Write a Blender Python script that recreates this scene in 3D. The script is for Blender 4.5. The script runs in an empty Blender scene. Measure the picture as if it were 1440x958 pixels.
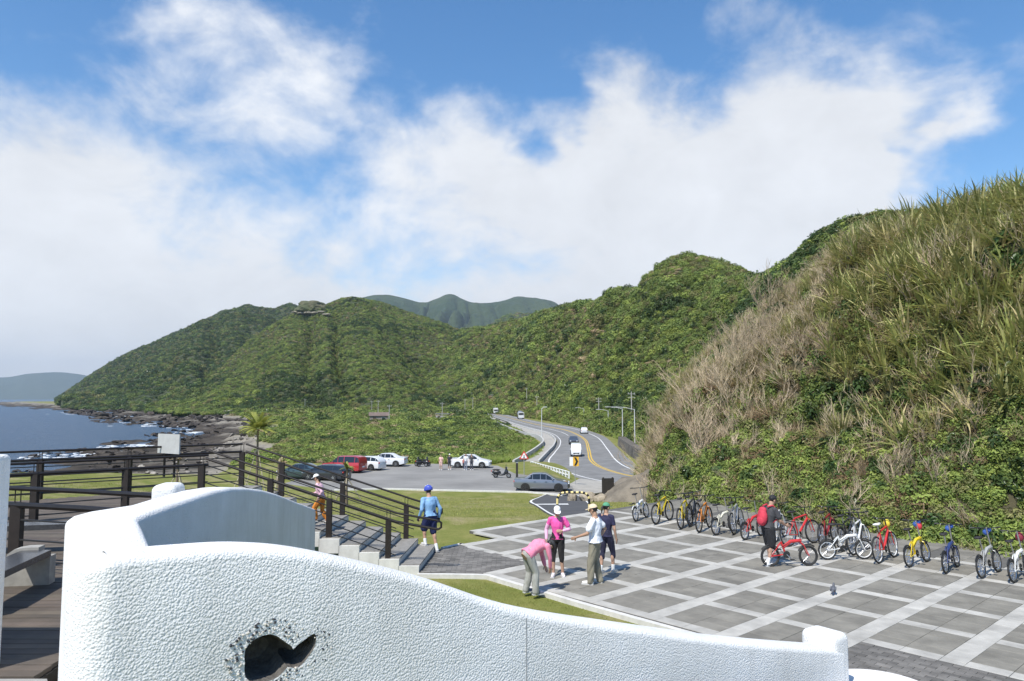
import bpy, bmesh, math, random
import numpy as np
from mathutils import Vector, Matrix, Euler, noise as mnoise
random.seed(7); RNG = np.random.default_rng(7)
S = bpy.context.scene
COL = S.collection
R = math.radians
# ------------------------------------------------------------------ camera
CAMZ = 4.15
FPX = 1040.0
PITCH = math.atan2(82.0, FPX)
cam_d = bpy.data.cameras.new('camera'); cam = bpy.data.objects.new('camera', cam_d); COL.objects.link(cam)
cam.location = (0, 0, CAMZ); cam.rotation_euler = (math.pi/2 + PITCH, 0, 0)
cam_d.sensor_width = 36; cam_d.lens = 36*FPX/1440; cam_d.clip_start = .1; cam_d.clip_end = 60000
S.camera = cam
S.cycles.max_bounces = 5; S.cycles.diffuse_bounces = 2; S.cycles.glossy_bounces = 2; S.cycles.transmission_bounces = 2; S.cycles.volume_bounces = 0
S.render.resolution_x = 1024; S.render.resolution_y = 681
# ------------------------------------------------------------------ light
SUN_EL, SUN_AZ = R(56), R(213)          # azimuth clockwise from +Y: the sun stands behind and left of the camera
sun_dir = Vector((math.sin(SUN_AZ)*math.cos(SUN_EL), math.cos(SUN_AZ)*math.cos(SUN_EL), math.sin(SUN_EL)))
sl = bpy.data.lights.new('sun', 'SUN'); sl.energy = 5.0; sl.angle = R(.53); sl.color = (1, .955, .88)
so = bpy.data.objects.new('sun', sl); COL.objects.link(so)
so.rotation_euler = sun_dir.to_track_quat('Z', 'Y').to_euler(); so.location = (-20, -30, 60)
S.view_settings.view_transform = 'Standard'; S.view_settings.look = 'None'
S.view_settings.exposure = 0.2; S.view_settings.gamma = 1.0
# ------------------------------------------------------------------ sky: nishita air + procedural cloud field in direction space
W = bpy.data.worlds.new('World'); S.world = W; W.use_nodes = True
W.cycles.sampling_method = 'MANUAL'; W.cycles.sample_map_resolution = 256
nt = W.node_tree; nt.nodes.clear()
def N(t, nt_=None, **kw):
    n = (nt_ or nt).nodes.new(t)
    for k, v in kw.items(): setattr(n, k, v)
    return n
def lk(a, b, nt_=None): (nt_ or nt).links.new(a, b)
def M_(op, a, b=None, nt_=None, clamp=False):
    n = N('ShaderNodeMath', nt_, operation=op); n.use_clamp = clamp
    for i, v in enumerate((a, b)):
        if v is None: continue
        if isinstance(v, (int, float)): n.inputs[i].default_value = v
        else: lk(v, n.inputs[i], nt_)
    return n.outputs[0]
out = N('ShaderNodeOutputWorld'); bg = N('ShaderNodeBackground')
sky = N('ShaderNodeTexSky', sky_type='NISHITA'); sky.sun_disc = False
sky.sun_elevation = SUN_EL; sky.sun_rotation = SUN_AZ; sky.air_density = 1.0; sky.dust_density = .3; sky.ozone_density = 1.6
geo = N('ShaderNodeNewGeometry'); sep = N('ShaderNodeSeparateXYZ')
tcw = N('ShaderNodeTexCoord'); lk(tcw.outputs['Generated'], sep.inputs[0])
el = M_('MULTIPLY', M_('ARCSINE', sep.outputs[2]), 57.2958)
az = M_('MULTIPLY', M_('ARCTAN2', sep.outputs[0], sep.outputs[1]), 57.2958)

mp = N('ShaderNodeMapping'); mp.inputs['Scale'].default_value = (1, 1, 1.5); lk(tcw.outputs['Generated'], mp.inputs[0])
def nz(scale, det, rough, dist=0.0, off=0):
    n = N('ShaderNodeTexNoise'); n.inputs['Scale'].default_value = scale; n.inputs['Detail'].default_value = det
    n.inputs['Roughness'].default_value = rough; n.inputs['Distortion'].default_value = dist
    if off:
        m = N('ShaderNodeMapping'); m.inputs['Location'].default_value = (off, off*.7, off*.3); lk(mp.outputs[0], m.inputs[0]); lk(m.outputs[0], n.inputs['Vector'])
    else: lk(mp.outputs[0], n.inputs['Vector'])
    return n.outputs[0]
n1 = nz(3.2, 9, .56, .25); n2 = nz(9, 7, .6, .3, 3.1); n3 = nz(2.3, 4, .5, 0, 8.4)
# coverage: thick low over the horizon, thinning upward
cov = M_('MULTIPLY', M_('SUBTRACT', 19.0, el), 0.030)
cov = M_('MINIMUM', cov, .46); cov = M_('MAXIMUM', cov, -.30)
LOBES = [(27.5,18.5,4,.30),(12.7,14.0,4,.25),(22,13,6,.2),(-29,21,8,.16),(-22,28.5,6,.30),(-12.5,24,4.5,.26),(6.5,25.5,5,.28),(1.9,18.3,1.7,-.30),(1.2,21.5,2.6,-.30),(-9.8,22,2.2,-.22),(14,20,8,.16),(22,18,6,.28),
         (31,22,5,-.02),(35,16,5,-.38),(-1,19,5,.18),(-33,29,7,-.22),(-15,31,4,-.15),(20,28.5,3.5,.12),(-3,27.5,4,-.2),(12,29,3,-.1),(28,26.5,5,.05)]
wz1 = nz(5,4,.55,0,5.7); wz2 = nz(5,4,.55,0,12.3)
az = M_('ADD', az, M_('MULTIPLY', M_('SUBTRACT', wz1, .5), 16.0)); el = M_('ADD', el, M_('MULTIPLY', M_('SUBTRACT', wz2, .5), 9.0))
sb = N('ShaderNodeMapRange', interpolation_type='SMOOTHSTEP'); sb.inputs[1].default_value = 42; sb.inputs[2].default_value = 110; sb.inputs[3].default_value = 0; sb.inputs[4].default_value = -.85; lk(M_('ABSOLUTE', az), sb.inputs[0])
cov = M_('ADD', cov, sb.outputs[0])          # the cloud bank sits ahead over the mountains; behind the viewer the sky is clear
for a, e, r_, w in LOBES:
    da = M_('DIVIDE', M_('SUBTRACT', az, float(a)), r_*1.25); de = M_('DIVIDE', M_('SUBTRACT', el, float(e)), float(r_))
    d2 = M_('ADD', M_('MULTIPLY', da, da), M_('MULTIPLY', de, de))
    g = M_('DIVIDE', w, M_('ADD', 1.0, M_('MULTIPLY', d2, d2)))
    cov = M_('ADD', cov, g)
dens = M_('ADD', M_('ADD', cov, M_('MULTIPLY', M_('SUBTRACT', n1, .5), 1.35)), M_('MULTIPLY', M_('SUBTRACT', n2, .5), .62))
cr = N('ShaderNodeMapRange', interpolation_type='SMOOTHSTEP'); cr.inputs[1].default_value = -.10; cr.inputs[2].default_value = .34; lk(dens, cr.inputs[0])
mask = M_('MULTIPLY', cr.outputs[0], .97)
# cloud brightness: thick parts a little greyer, brighter at puffed tops
br = N('ShaderNodeMapRange'); br.inputs[1].default_value = .3; br.inputs[2].default_value = .72; br.inputs[3].default_value = .70; br.inputs[4].default_value = .94
lk(M_('ADD', M_('MULTIPLY', n3, .6), M_('MULTIPLY', n2, .4)), br.inputs[0])
lowd = N('ShaderNodeMapRange'); lowd.inputs[1].default_value = 0; lowd.inputs[2].default_value = 13; lowd.inputs[3].default_value = .93; lowd.inputs[4].default_value = 1.0; lk(el, lowd.inputs[0])
brt = M_('MULTIPLY', br.outputs[0], lowd.outputs[0])
cc = N('ShaderNodeCombineColor'); lk(M_('MULTIPLY', brt, .955), cc.inputs[0]); lk(M_('MULTIPLY', brt, .98), cc.inputs[1]); lk(M_('MULTIPLY', brt, 1.02), cc.inputs[2])
hs_ = N('ShaderNodeHueSaturation'); hs_.inputs['Saturation'].default_value = 1.28; hs_.inputs['Value'].default_value = 1.05; lk(sky.outputs[0], hs_.inputs['Color'])
skm = N('ShaderNodeVectorMath', operation='SCALE'); skm.inputs['Scale'].default_value = .15; lk(hs_.outputs[0], skm.inputs[0])
mx = N('ShaderNodeMix', data_type='RGBA'); lk(mask, mx.inputs[0]); lk(skm.outputs[0], mx.inputs[6]); lk(cc.outputs[0], mx.inputs[7])
lk(mx.outputs[2], bg.inputs[0]); bg.inputs[1].default_value = 1.0; lk(bg.outputs[0], out.inputs[0])

# ------------------------------------------------------------------ helpers
CT, ST = math.cos(PITCH), math.sin(PITCH)
def ray(px, py):
    u = (px-720)/FPX; v = (479-py)/FPX
    return u, CT - v*ST, ST + v*CT
def G(px, py, z=0.0):
    "point of the plane z seen towards that direction"
    x, y, dz = ray(px, py); k = (z-CAMZ)/dz
    return Vector((x*k, y*k, z))
def D(px, py, Y):
    "point at distance Y along the ground"
    x, y, dz = ray(px, py); k = Y/y
    return Vector((x*k, Y, CAMZ+dz*k))
def tag(o, label=None, cat=None, group=None, kind=None):
    if label: o['label'] = label
    if cat: o['category'] = cat
    if group: o['group'] = group
    if kind: o['kind'] = kind
    return o
def empty(name, loc=(0,0,0), rz=0, label=None, cat=None, group=None):
    o = bpy.data.objects.new(name, None); COL.objects.link(o); o.location = loc; o.rotation_euler = (0,0,rz)
    o.empty_display_size = .2
    return tag(o, label, cat, group)
def link(name, me, m=None, parent=None, loc=None, rot=None):
    o = bpy.data.objects.new(name, me); COL.objects.link(o)
    if m and not me.materials: me.materials.append(m)
    if parent: o.parent = parent
    if loc is not None: o.location = loc
    if rot is not None: o.rotation_euler = rot
    return o
def mesh(name, v, f, smooth=False):
    me = bpy.data.meshes.new(name); me.from_pydata([tuple(p) for p in v], [], [tuple(q) for q in f]); 
    if smooth: me.polygons.foreach_set('use_smooth', [True]*len(me.polygons))
    me.update(); return me
class MB:
    def __init__(s): s.v = []; s.f = []
    def add(s, v, f):
        o = len(s.v); s.v += [Vector(p) for p in v]; s.f += [[i+o for i in q] for q in f]; return s
    def box(s, c, d, rz=0, M=None):
        x, y, z = (k/2 for k in d); pts = [Vector(p) for p in ((-x,-y,-z),(x,-y,-z),(x,y,-z),(-x,y,-z),(-x,-y,z),(x,-y,z),(x,y,z),(-x,y,z))]
        if rz: pts = [Matrix.Rotation(rz,3,'Z') @ p for p in pts]
        if M: pts = [M @ p for p in pts]
        return s.add([p+Vector(c) for p in pts], [(3,2,1,0),(4,5,6,7),(0,1,5,4),(1,2,6,5),(2,3,7,6),(3,0,4,7)])
    def tube(s, pts, r, n=8, closed=False, caps=True):
        pts = [Vector(p) for p in pts]; m = len(pts); rs = r if hasattr(r,'__len__') else [r]*m
        V = []; up = None
        for i, p in enumerate(pts):
            if closed: t = pts[(i+1)%m]-pts[i-1]
            else: t = pts[min(i+1,m-1)]-pts[max(i-1,0)]
            t.normalize()
            if up is None:
                a = Vector((0,0,1)) if abs(t.z) < .9 else Vector((1,0,0)); e1 = t.cross(a).normalized()
            else:
                e1 = (up - t*up.dot(t));
                e1 = e1.normalized() if e1.length > 1e-5 else t.orthogonal().normalized()
            up = e1; e2 = t.cross(e1)
            V += [p + (e1*math.cos(2*math.pi*k/n)+e2*math.sin(2*math.pi*k/n))*rs[i] for k in range(n)]
        F = []
        for i in range(m if closed else m-1):
            j = (i+1)%m
            F += [(i*n+k, i*n+(k+1)%n, j*n+(k+1)%n, j*n+k) for k in range(n)]
        if caps and not closed: F += [tuple(range(n-1,-1,-1)), tuple((m-1)*n+k for k in range(n))]
        return s.add(V, F)
    def lathe(s, prof, n=24, c=(0,0,0), M=None):
        V = []; m = len(prof)
        for r_, z in prof: V += [Vector((r_*math.cos(2*math.pi*k/n), r_*math.sin(2*math.pi*k/n), z)) for k in range(n)]
        F = [(i*n+k, i*n+(k+1)%n, (i+1)*n+(k+1)%n, (i+1)*n+k) for i in range(m-1) for k in range(n)]
        F += [tuple(range(n-1,-1,-1)), tuple((m-1)*n+k for k in range(n))]
        if M: V = [M @ p for p in V]
        return s.add([p+Vector(c) for p in V], F)
    def prism(s, poly, z0, z1):
        n = len(poly); V = [(p[0],p[1],z0) for p in poly]+[(p[0],p[1],z1) for p in poly]
        return s.add(V, [tuple(range(n-1,-1,-1)), tuple(range(n,2*n))]+[(i,(i+1)%n,n+(i+1)%n,n+i) for i in range(n)])
    def ball(s, c, r, n=10, m=7, M=None):
        r = r if hasattr(r,'__len__') else (r,r,r); V=[Vector((0,0,-r[2]))]
        for i in range(1,m):
            a = math.pi*i/m - math.pi/2
            V += [Vector((r[0]*math.cos(a)*math.cos(2*math.pi*k/n), r[1]*math.cos(a)*math.sin(2*math.pi*k/n), r[2]*math.sin(a))) for k in range(n)]
        V.append(Vector((0,0,r[2]))); L=len(V)-1
        F=[(0,1+(k+1)%n,1+k) for k in range(n)]
        F+=[(1+i*n+k,1+i*n+(k+1)%n,1+(i+1)*n+(k+1)%n,1+(i+1)*n+k) for i in range(m-2) for k in range(n)]
        F+=[(L,1+(m-2)*n+k,1+(m-2)*n+(k+1)%n) for k in range(n)]
        if M: V=[M@p for p in V]
        return s.add([p+Vector(c) for p in V],F)
    def me(s, name='m', smooth=False): return mesh(name, s.v, s.f, smooth)
    def obj(s, name, m, parent=None, loc=None, smooth=False, rot=None):
        me = s.me(name, smooth)
        o = link(name, me, m, parent, loc, rot)
        if smooth:
            try: me.set_sharp_from_angle(angle=R(40))
            except Exception: pass
        return o
# ------------------------------------------------------------------ materials
MATS = {}
def mat(name, col=(.5,.5,.5), rough=.7, var=.0, scale=3.0, col2=None, bump=0, bscale=40, metal=0, spec=.5, coat=0, rnd=0, bdist=.02, det=5, coord='Object', tint=False, sub=0):
    if name in MATS: return MATS[name]
    m = bpy.data.materials.new(name); m.use_nodes = True; t = m.node_tree; b = t.nodes['Principled BSDF']
    b.inputs['Roughness'].default_value = rough; b.inputs['Metallic'].default_value = metal; b.inputs['Specular IOR Level'].default_value = spec
    if coat: b.inputs['Coat Weight'].default_value = coat; b.inputs['Coat Roughness'].default_value = .06
    tc = N('ShaderNodeTexCoord', t)
    c2 = col2 or tuple(c*(1-var) for c in col); c1 = col if col2 else tuple(min(1,c*(1+var)) for c in col)
    src = None
    if var or col2:
        no = N('ShaderNodeTexNoise', t); no.inputs['Scale'].default_value = scale; no.inputs['Detail'].default_value = det; no.inputs['Roughness'].default_value = .62
        lk(tc.outputs[coord], no.inputs['Vector'], t)
        mr = N('ShaderNodeMapRange', t); mr.inputs[1].default_value = .34; mr.inputs[2].default_value = .66; lk(no.outputs[0], mr.inputs[0], t)
        mxx = N('ShaderNodeMix', t, data_type='RGBA'); mxx.inputs[6].default_value = (*c2,1); mxx.inputs[7].default_value = (*c1,1); lk(mr.outputs[0], mxx.inputs[0], t)
        src = mxx.outputs[2]
    else:
        rg = N('ShaderNodeRGB', t); rg.outputs[0].default_value = (*col,1); src = rg.outputs[0]
    if rnd:
        oi = N('ShaderNodeObjectInfo', t); hs = N('ShaderNodeHueSaturation', t)
        mr2 = N('ShaderNodeMapRange', t); mr2.inputs[3].default_value = 1-rnd; mr2.inputs[4].default_value = 1+rnd; lk(oi.outputs['Random'], mr2.inputs[0], t)
        lk(mr2.outputs[0], hs.inputs['Value'], t)
        mr3 = N('ShaderNodeMapRange', t); mr3.inputs[3].default_value = .5-rnd*.05; mr3.inputs[4].default_value = .5+rnd*.04
        fr = M_('FRACT', M_('MULTIPLY', oi.outputs['Random'], 7.31, t), None, t); lk(fr, mr3.inputs[0], t); lk(mr3.outputs[0], hs.inputs['Hue'], t)
        lk(src, hs.inputs['Color'], t); src = hs.outputs[0]
    if tint:
        at = N('ShaderNodeAttribute', t, attribute_name='tint'); vm = N('ShaderNodeVectorMath', t, operation='SCALE')
        lk(src, vm.inputs[0], t); lk(at.outputs['Fac'], vm.inputs['Scale'], t); src = vm.outputs[0]
    lk(src, b.inputs['Base Color'], t)
    if bump:
        bn = N('ShaderNodeTexNoise', t); bn.inputs['Scale'].default_value = bscale; bn.inputs['Detail'].default_value = 4
        lk(tc.outputs[coord], bn.inputs['Vector'], t); bp = N('ShaderNodeBump', t); bp.inputs['Strength'].default_value = bump; bp.inputs['Distance'].default_value = bdist
        lk(bn.outputs[0], bp.inputs['Height'], t); lk(bp.outputs[0], b.inputs['Normal'], t)
    MATS[name] = m; return m
def leafmat(name, col, col2=None, rnd=.35, rough=.55, trans=.25):
    "foliage: diffuse + some light through the blade, each clump its own tone"
    m = mat(name, col, rough, .25, 2.0, col2, rnd=rnd, spec=.3)
    b = m.node_tree.nodes['Principled BSDF']
    t = m.node_tree; tr = N('ShaderNodeBsdfTranslucent', t); ms = N('ShaderNodeMixShader', t); ms.inputs[0].default_value = trans
    src = b.inputs['Base Color'].links[0].from_socket; lk(src, tr.inputs[0], t)
    o = t.nodes['Material Output']; lk(b.outputs[0], ms.inputs[1], t); lk(tr.outputs[0], ms.inputs[2], t); lk(ms.outputs[0], o.inputs[0], t)
    return m
def fbm(X, Y, seed=0, oct=5, lac=2.05, gain=.5):
    "vectorised value noise, returns about -1..1"
    X = np.asarray(X, float); Y = np.asarray(Y, float); tot = np.zeros(np.broadcast(X,Y).shape); amp = 1; nrm = 0; fx = 1.0
    rs = np.random.default_rng(1000+seed); T = rs.random((256,256))*2-1
    for o in range(oct):
        x = X*fx+o*17.3; y = Y*fx+o*9.1; xi = np.floor(x).astype(int); yi = np.floor(y).astype(int); a = x-xi; b = y-yi
        a = a*a*(3-2*a); b = b*b*(3-2*b)
        v = (T[xi%256,yi%256]*(1-a)+T[(xi+1)%256,yi%256]*a)*(1-b)+(T[xi%256,(yi+1)%256]*(1-a)+T[(xi+1)%256,(yi+1)%256]*a)*b
        tot += v*amp; nrm += amp; amp *= gain; fx *= lac
    return tot/nrm*1.6
def grid_mesh(name, P, smooth=True):
    "P: (n,m,3) array"
    n, m_ = P.shape[:2]; idx = np.arange(n*m_).reshape(n,m_)
    q = np.stack([idx[:-1,:-1],idx[1:,:-1],idx[1:,1:],idx[:-1,1:]],-1).reshape(-1,4)
    me = bpy.data.meshes.new(name); me.vertices.add(n*m_); me.vertices.foreach_set('co', P.reshape(-1).astype(np.float32))
    k = len(q); me.loops.add(k*4); me.polygons.add(k); me.loops.foreach_set('vertex_index', q.reshape(-1).astype(np.int32))
    me.polygons.foreach_set('loop_start', np.arange(0,k*4,4,dtype=np.int32)); me.polygons.foreach_set('loop_total', np.full(k,4,np.int32))
    me.polygons.foreach_set('use_smooth', np.full(k, smooth)); me.update(calc_edges=True); me.validate(); return me
def catmull(pts, n):
    "smooth polyline through rows of pts (k,d) -> (n,d)"
    p = np.asarray(pts, float); k = len(p); t = np.linspace(0, k-1, n); i = np.clip(t.astype(int), 0, k-2); f = (t-i)[:,None]
    g = lambda j: p[np.clip(j,0,k-1)]
    a,b,c,d = g(i-1),g(i),g(i+1),g(i+2)
    return .5*((2*b)+(-a+c)*f+(2*a-5*b+4*c-d)*f**2+(-a+3*b-3*c+d)*f**3)
# scattering of uncountable ground cover: points with rot / scl / idx attributes, instanced by geometry nodes
def scatter(name, pts, rot, scl, idx, protos, label, cat, mats=None):
    col = bpy.data.collections.new(name+'_kinds')
    for i, (me, m) in enumerate(protos):
        if not me.materials: me.materials.append(m)
        col.objects.link(bpy.data.objects.new('%02d_%s' % (i, me.name), me))
    me = bpy.data.meshes.new(name); n = len(pts); me.vertices.add(n); me.vertices.foreach_set('co', np.asarray(pts, np.float32).reshape(-1))
    a = me.attributes.new('rot','FLOAT_VECTOR','POINT'); a.data.foreach_set('vector', np.asarray(rot, np.float32).reshape(-1))
    a = me.attributes.new('scl','FLOAT_VECTOR','POINT'); s = np.asarray(scl, np.float32)
    if s.ndim == 1: s = np.repeat(s[:,None],3,1)
    a.data.foreach_set('vector', s.reshape(-1))
    a = me.attributes.new('idx','INT','POINT'); a.data.foreach_set('value', np.asarray(idx, np.int32))
    me.update()
    o = link(name, me); tag(o, label, cat, None, 'stuff')
    ng = bpy.data.node_groups.new(name, 'GeometryNodeTree'); ng.interface.new_socket('Geometry', in_out='INPUT', socket_type='NodeSocketGeometry')
    ng.interface.new_socket('Geometry', in_out='OUTPUT', socket_type='NodeSocketGeometry')
    gi = ng.nodes.new('NodeGroupInput'); go = ng.nodes.new('NodeGroupOutput'); ip = ng.nodes.new('GeometryNodeInstanceOnPoints')
    ci = ng.nodes.new('GeometryNodeCollectionInfo'); ci.inputs[0].default_value = col; ci.inputs['Separate Children'].default_value = True; ci.inputs['Reset Children'].default_value = True
    def na(nm, ty):
        q = ng.nodes.new('GeometryNodeInputNamedAttribute'); q.data_type = ty; q.inputs[0].default_value = nm; return q.outputs[0]
    L = ng.links.new
    L(gi.outputs[0], ip.inputs['Points']); L(ci.outputs[0], ip.inputs['Instance']); ip.inputs['Pick Instance'].default_value = True
    L(na('idx','INT'), ip.inputs['Instance Index']); L(na('scl','FLOAT_VECTOR'), ip.inputs['Scale'])
    e = ng.nodes.new('FunctionNodeEulerToRotation'); L(na('rot','FLOAT_VECTOR'), e.inputs[0]); L(e.outputs[0], ip.inputs['Rotation'])
    L(ip.outputs[0], go.inputs[0])
    md = o.modifiers.new('scatter','NODES'); md.node_group = ng
    return o
# ================================================================== terrain
def ss(a, b, x): 
    t = np.clip((np.asarray(x,float)-a)/(b-a),0,1); return t*t*(3-2*t)
SEA = -9.0
_by = [0,50,62,75,95,150,264,400,760,1140,1700,2600]; _bx = [-62,-52,-36,-27,-30,-45,-72,-112,-330,-620,-1050,-1700]
_sy = [0,120,182,263,330,390,560,760,1140,1700,2600]; _sx = [-100,-96,-97,-116,-135,-190,-290,-430,-735,-1200,-1900]
def gz(x, y):
    x = np.asarray(x,float); y = np.asarray(y,float)
    z = np.interp(y, [0,27,57,88,102,700,3000], [-.06,-.10,-3.36,-3.36,-4.32,-5.0,-5.0])
    zr = np.interp(y, [0,27,52,64,700,3000], [-.06,-.10,-2.8,-4.32,-5.0,-5.0]); kr = ss(2.5,8,x); z = z*(1-kr)+zr*kr
    xb = np.interp(y,_by,_bx); xs = np.interp(y,_sy,_sx)
    # seaward lawn stays high until the bluff
    hi = np.interp(y,[0,30,60,75,90],[-.1,-.5,-1.7,-3.3,-4.3]); left = ss(-22,-36,x)*(y<90)
    z = z*(1-left)+np.maximum(z,hi)*left
    wob = fbm(x/26, y/26, 3, 4)*6*np.clip(y/120,.25,4)
    d = x-xb+wob                     # >0 land
    wid = np.clip(y*.10,7,60)
    t = ss(0,-wid,d)
    beach = np.interp((x-xs)/np.maximum(xb-xs,1), [-1.2,-.35,0,.5,1], [SEA-6,SEA-1.0,SEA-.15,SEA+1.2,SEA+2.6])
    rock = fbm(x/9,y/9,5,5)*.9+np.abs(fbm(x/30,y/44,6,4))*1.3-.5
    rock *= np.clip(y/200,.4,2.2)
    z = z*(1-t)+(beach+rock*ss(-1.0,-.1,(x-xs)/np.maximum(xb-xs,1)))*t
    z = z+fbm(x/14,y/14,8,3)*.25*ss(100,160,y)*(1-t)*ss(-12,-45,x)
    return z
ys = np.concatenate([np.linspace(-30,20,26)[:-1],np.geomspace(20,4200,330)])
us = np.concatenate([np.linspace(-1,1,330)])
X = np.zeros((len(ys),len(us))); Y = np.repeat(ys[:,None],len(us),1)
for i,y in enumerate(ys):
    a = -(.86*abs(y)+70); b = .62*min(abs(y),700)+70; X[i] = a+(b-a)*(us*.5+.5)
Z = gz(X,Y)
mground = bpy.data.materials.new('coast_ground'); mground.use_nodes = True
def ground_nodes(m):
    t = m.node_tree; b = t.nodes['Principled BSDF']; b.inputs['Roughness'].default_value = .95; b.inputs['Specular IOR Level'].default_value = .15
    tc = N('ShaderNodeTexCoord',t); sp = N('ShaderNodeSeparateXYZ',t); lk(tc.outputs['Object'],sp.inputs[0],t)
    def noi(s,d=6,r=.6):
        n = N('ShaderNodeTexNoise',t); n.inputs['Scale'].default_value=s; n.inputs['Detail'].default_value=d; n.inputs['Roughness'].default_value=r; lk(tc.outputs['Object'],n.inputs['Vector'],t); return n.outputs[0]
    def mr(v,a,b_,c=0,d=1):
        q = N('ShaderNodeMapRange',t); q.inputs[1].default_value=a; q.inputs[2].default_value=b_; q.inputs[3].default_value=c; q.inputs[4].default_value=d; lk(v,q.inputs[0],t); return q.outputs[0]
    def mix(f,a,b_):
        q = N('ShaderNodeMix',t,data_type='RGBA'); lk(f,q.inputs[0],t)
        for k,v in ((6,a),(7,b_)):
            if isinstance(v,tuple): q.inputs[k].default_value=(*v,1)
            else: lk(v,q.inputs[k],t)
        return q.outputs[2]
    big = noi(.09,4); mid = noi(.7,6,.65); fine = noi(9,5,.7)
    lawn = mix(mr(mid,.36,.62),(.16,.185,.042),(.25,.24,.075))
    lawn = mix(mr(noi(.35,6,.72),.50,.68),lawn,(.34,.285,.16))      # dry worn patches
    lawn = mix(mr(fine,.3,.7,0,.35),lawn,(.075,.10,.02))
    rk = mix(mr(noi(.25,7,.7),.38,.62),(.032,.027,.022),(.085,.07,.054))
    gravel = mix(mr(noi(1.3,6,.7),.35,.65),(.16,.145,.12),(.30,.27,.22))
    rk = mix(mr(M_('ADD',sp.outputs[2],M_('MULTIPLY',big,4.0,t),t),-5.9,-4.6),rk,gravel)
    f = mr(M_('ADD',sp.outputs[2],M_('MULTIPLY',M_('SUBTRACT',mid,.5,t),1.6,t),t),-6.1,-5.0)
    lk(mix(f,rk,lawn),b.inputs['Base Color'],t)
    bp = N('ShaderNodeBump',t); bp.inputs['Strength'].default_value=.7; bp.inputs['Distance'].default_value=.05; lk(noi(14,5,.7),bp.inputs['Height'],t); lk(bp.outputs[0],b.inputs['Normal'],t)
ground_nodes(mground)
o = link('ground', grid_mesh('ground', np.stack([X,Y,Z],-1)), mground); tag(o, kind='structure')
# sea to the horizon
mw = mat('sea_water',(.012,.07,.15),.3,.0,bump=.0,spec=.3)
t = mw.node_tree; b = t.nodes['Principled BSDF']; tc = N('ShaderNodeTexCoord',t); mpn = N('ShaderNodeMapping',t); mpn.inputs['Scale'].default_value=(.05,.16,.1); lk(tc.outputs['Object'],mpn.inputs[0],t)
wn = N('ShaderNodeTexNoise',t); wn.inputs['Scale'].default_value=1.6; wn.inputs['Detail'].default_value=8; wn.inputs['Roughness'].default_value=.68; lk(mpn.outputs[0],wn.inputs['Vector'],t)
bp = N('ShaderNodeBump',t); bp.inputs['Strength'].default_value=1; bp.inputs['Distance'].default_value=4.5; lk(wn.outputs[0],bp.inputs['Height'],t); lk(bp.outputs[0],b.inputs['Normal'],t)
me = mesh('sea',[(-26000,-200,SEA),(3000,-200,SEA),(3000,30000,SEA),(-26000,30000,SEA)],[(0,1,2,3)])
tag(link('sea',me,mw),kind='structure')
# breaking foam along the rocks: thin lumpy ribbons of white water
mfoam = mat('foam',(.8,.82,.83),.8,.1,2)
FO = MB()
for k in range(260):
    yy = random.choice([random.uniform(160,215),random.uniform(165,205),random.uniform(280,420),random.uniform(540,760)]); xs_ = float(np.interp(yy,_sy,_sx))
    xx = xs_-abs(random.gauss(0,7))*max(1,yy/250)+random.uniform(0,5); w = random.uniform(.3,1.5)*yy/200; n = 8
    pts = [(xx+w*math.cos(2*math.pi*i/n)*random.uniform(.5,1.2), yy+w*.55*math.sin(2*math.pi*i/n)*random.uniform(.5,1.2), 0) for i in range(n)]
    FO.prism(pts, SEA-.05, SEA+.03+.0007*k)
tag(FO.obj('sea_foam',mfoam),'white foam of waves breaking on the dark shore rocks','foam',None,'stuff')

# ------------------------------------------------------------------ hills: lofted between back foot, ridge and front foot
def loft_hill(name, ridge, foot, nu, nv, back, amp, fs, seed, m, shape=1.0, gul=0, guf=6.0, label=None):
    rg = catmull(ridge, nu); ft = catmull(foot, nu); n = nu
    vf = np.linspace(0,1,nv); vb = np.linspace(-.55,0,max(6,nv//5))[:-1]; V = np.concatenate([vb,vf]); P = np.zeros((nu,len(V),3))
    for j,v in enumerate(V):
        if v >= 0:
            p = rg*(1-v)+ft*v
            prof = (1-v)**shape if shape>0 else (1-v)
            z = ft[:,2]+(rg[:,2]-ft[:,2])*((1-v)*.55+.45*(.5+.5*math.cos(math.pi*v)))
            p[:,2] = z
        else:
            k = -v/.55; p = rg+np.array(back)*k; p[:,2] = rg[:,2]*(1-k*k*.8)-k*6
        P[:,j] = p
    w = np.clip(np.minimum((V+.55)/.3,1),0,1)*np.where(V>=0,np.sin(np.clip(V,0,1)*math.pi)**.5*.9+.16,.4)*np.where(V>.97,.2,1)
    nx = fbm(P[...,0]/fs,P[...,1]/fs+P[...,2]/fs*.6,seed,6); hgt = np.maximum(rg[:,2]-ft[:,2],1)[:,None]
    if gul:
        uu = np.linspace(0,guf,nu)[:,None]+nx*.18; g = np.abs(np.sin(uu*math.pi+fbm(uu*1.3,V[None]*1.5,seed+2,3)*1.2)); P[...,2] -= (1-g)*gul*hgt*np.sin(np.clip(V,0,1)*math.pi)[None]*.5
        P[...,2] += 0
    P[...,2] += nx*amp*w[None]
    d = np.array([ft[:,0]-rg[:,0], ft[:,1]-rg[:,1]]).T; d /= np.linalg.norm(d,axis=1)[:,None]+1e-9
    k2 = fbm(P[...,0]/fs*.7+9,P[...,1]/fs*.7,seed+5,4)*amp*.8*w[None]
    P[...,0] += d[:,0][:,None]*k2; P[...,1] += d[:,1][:,None]*k2
    o = link(name, grid_mesh(name,P), m); tag(o, kind='structure')
    return o, P, V
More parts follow.
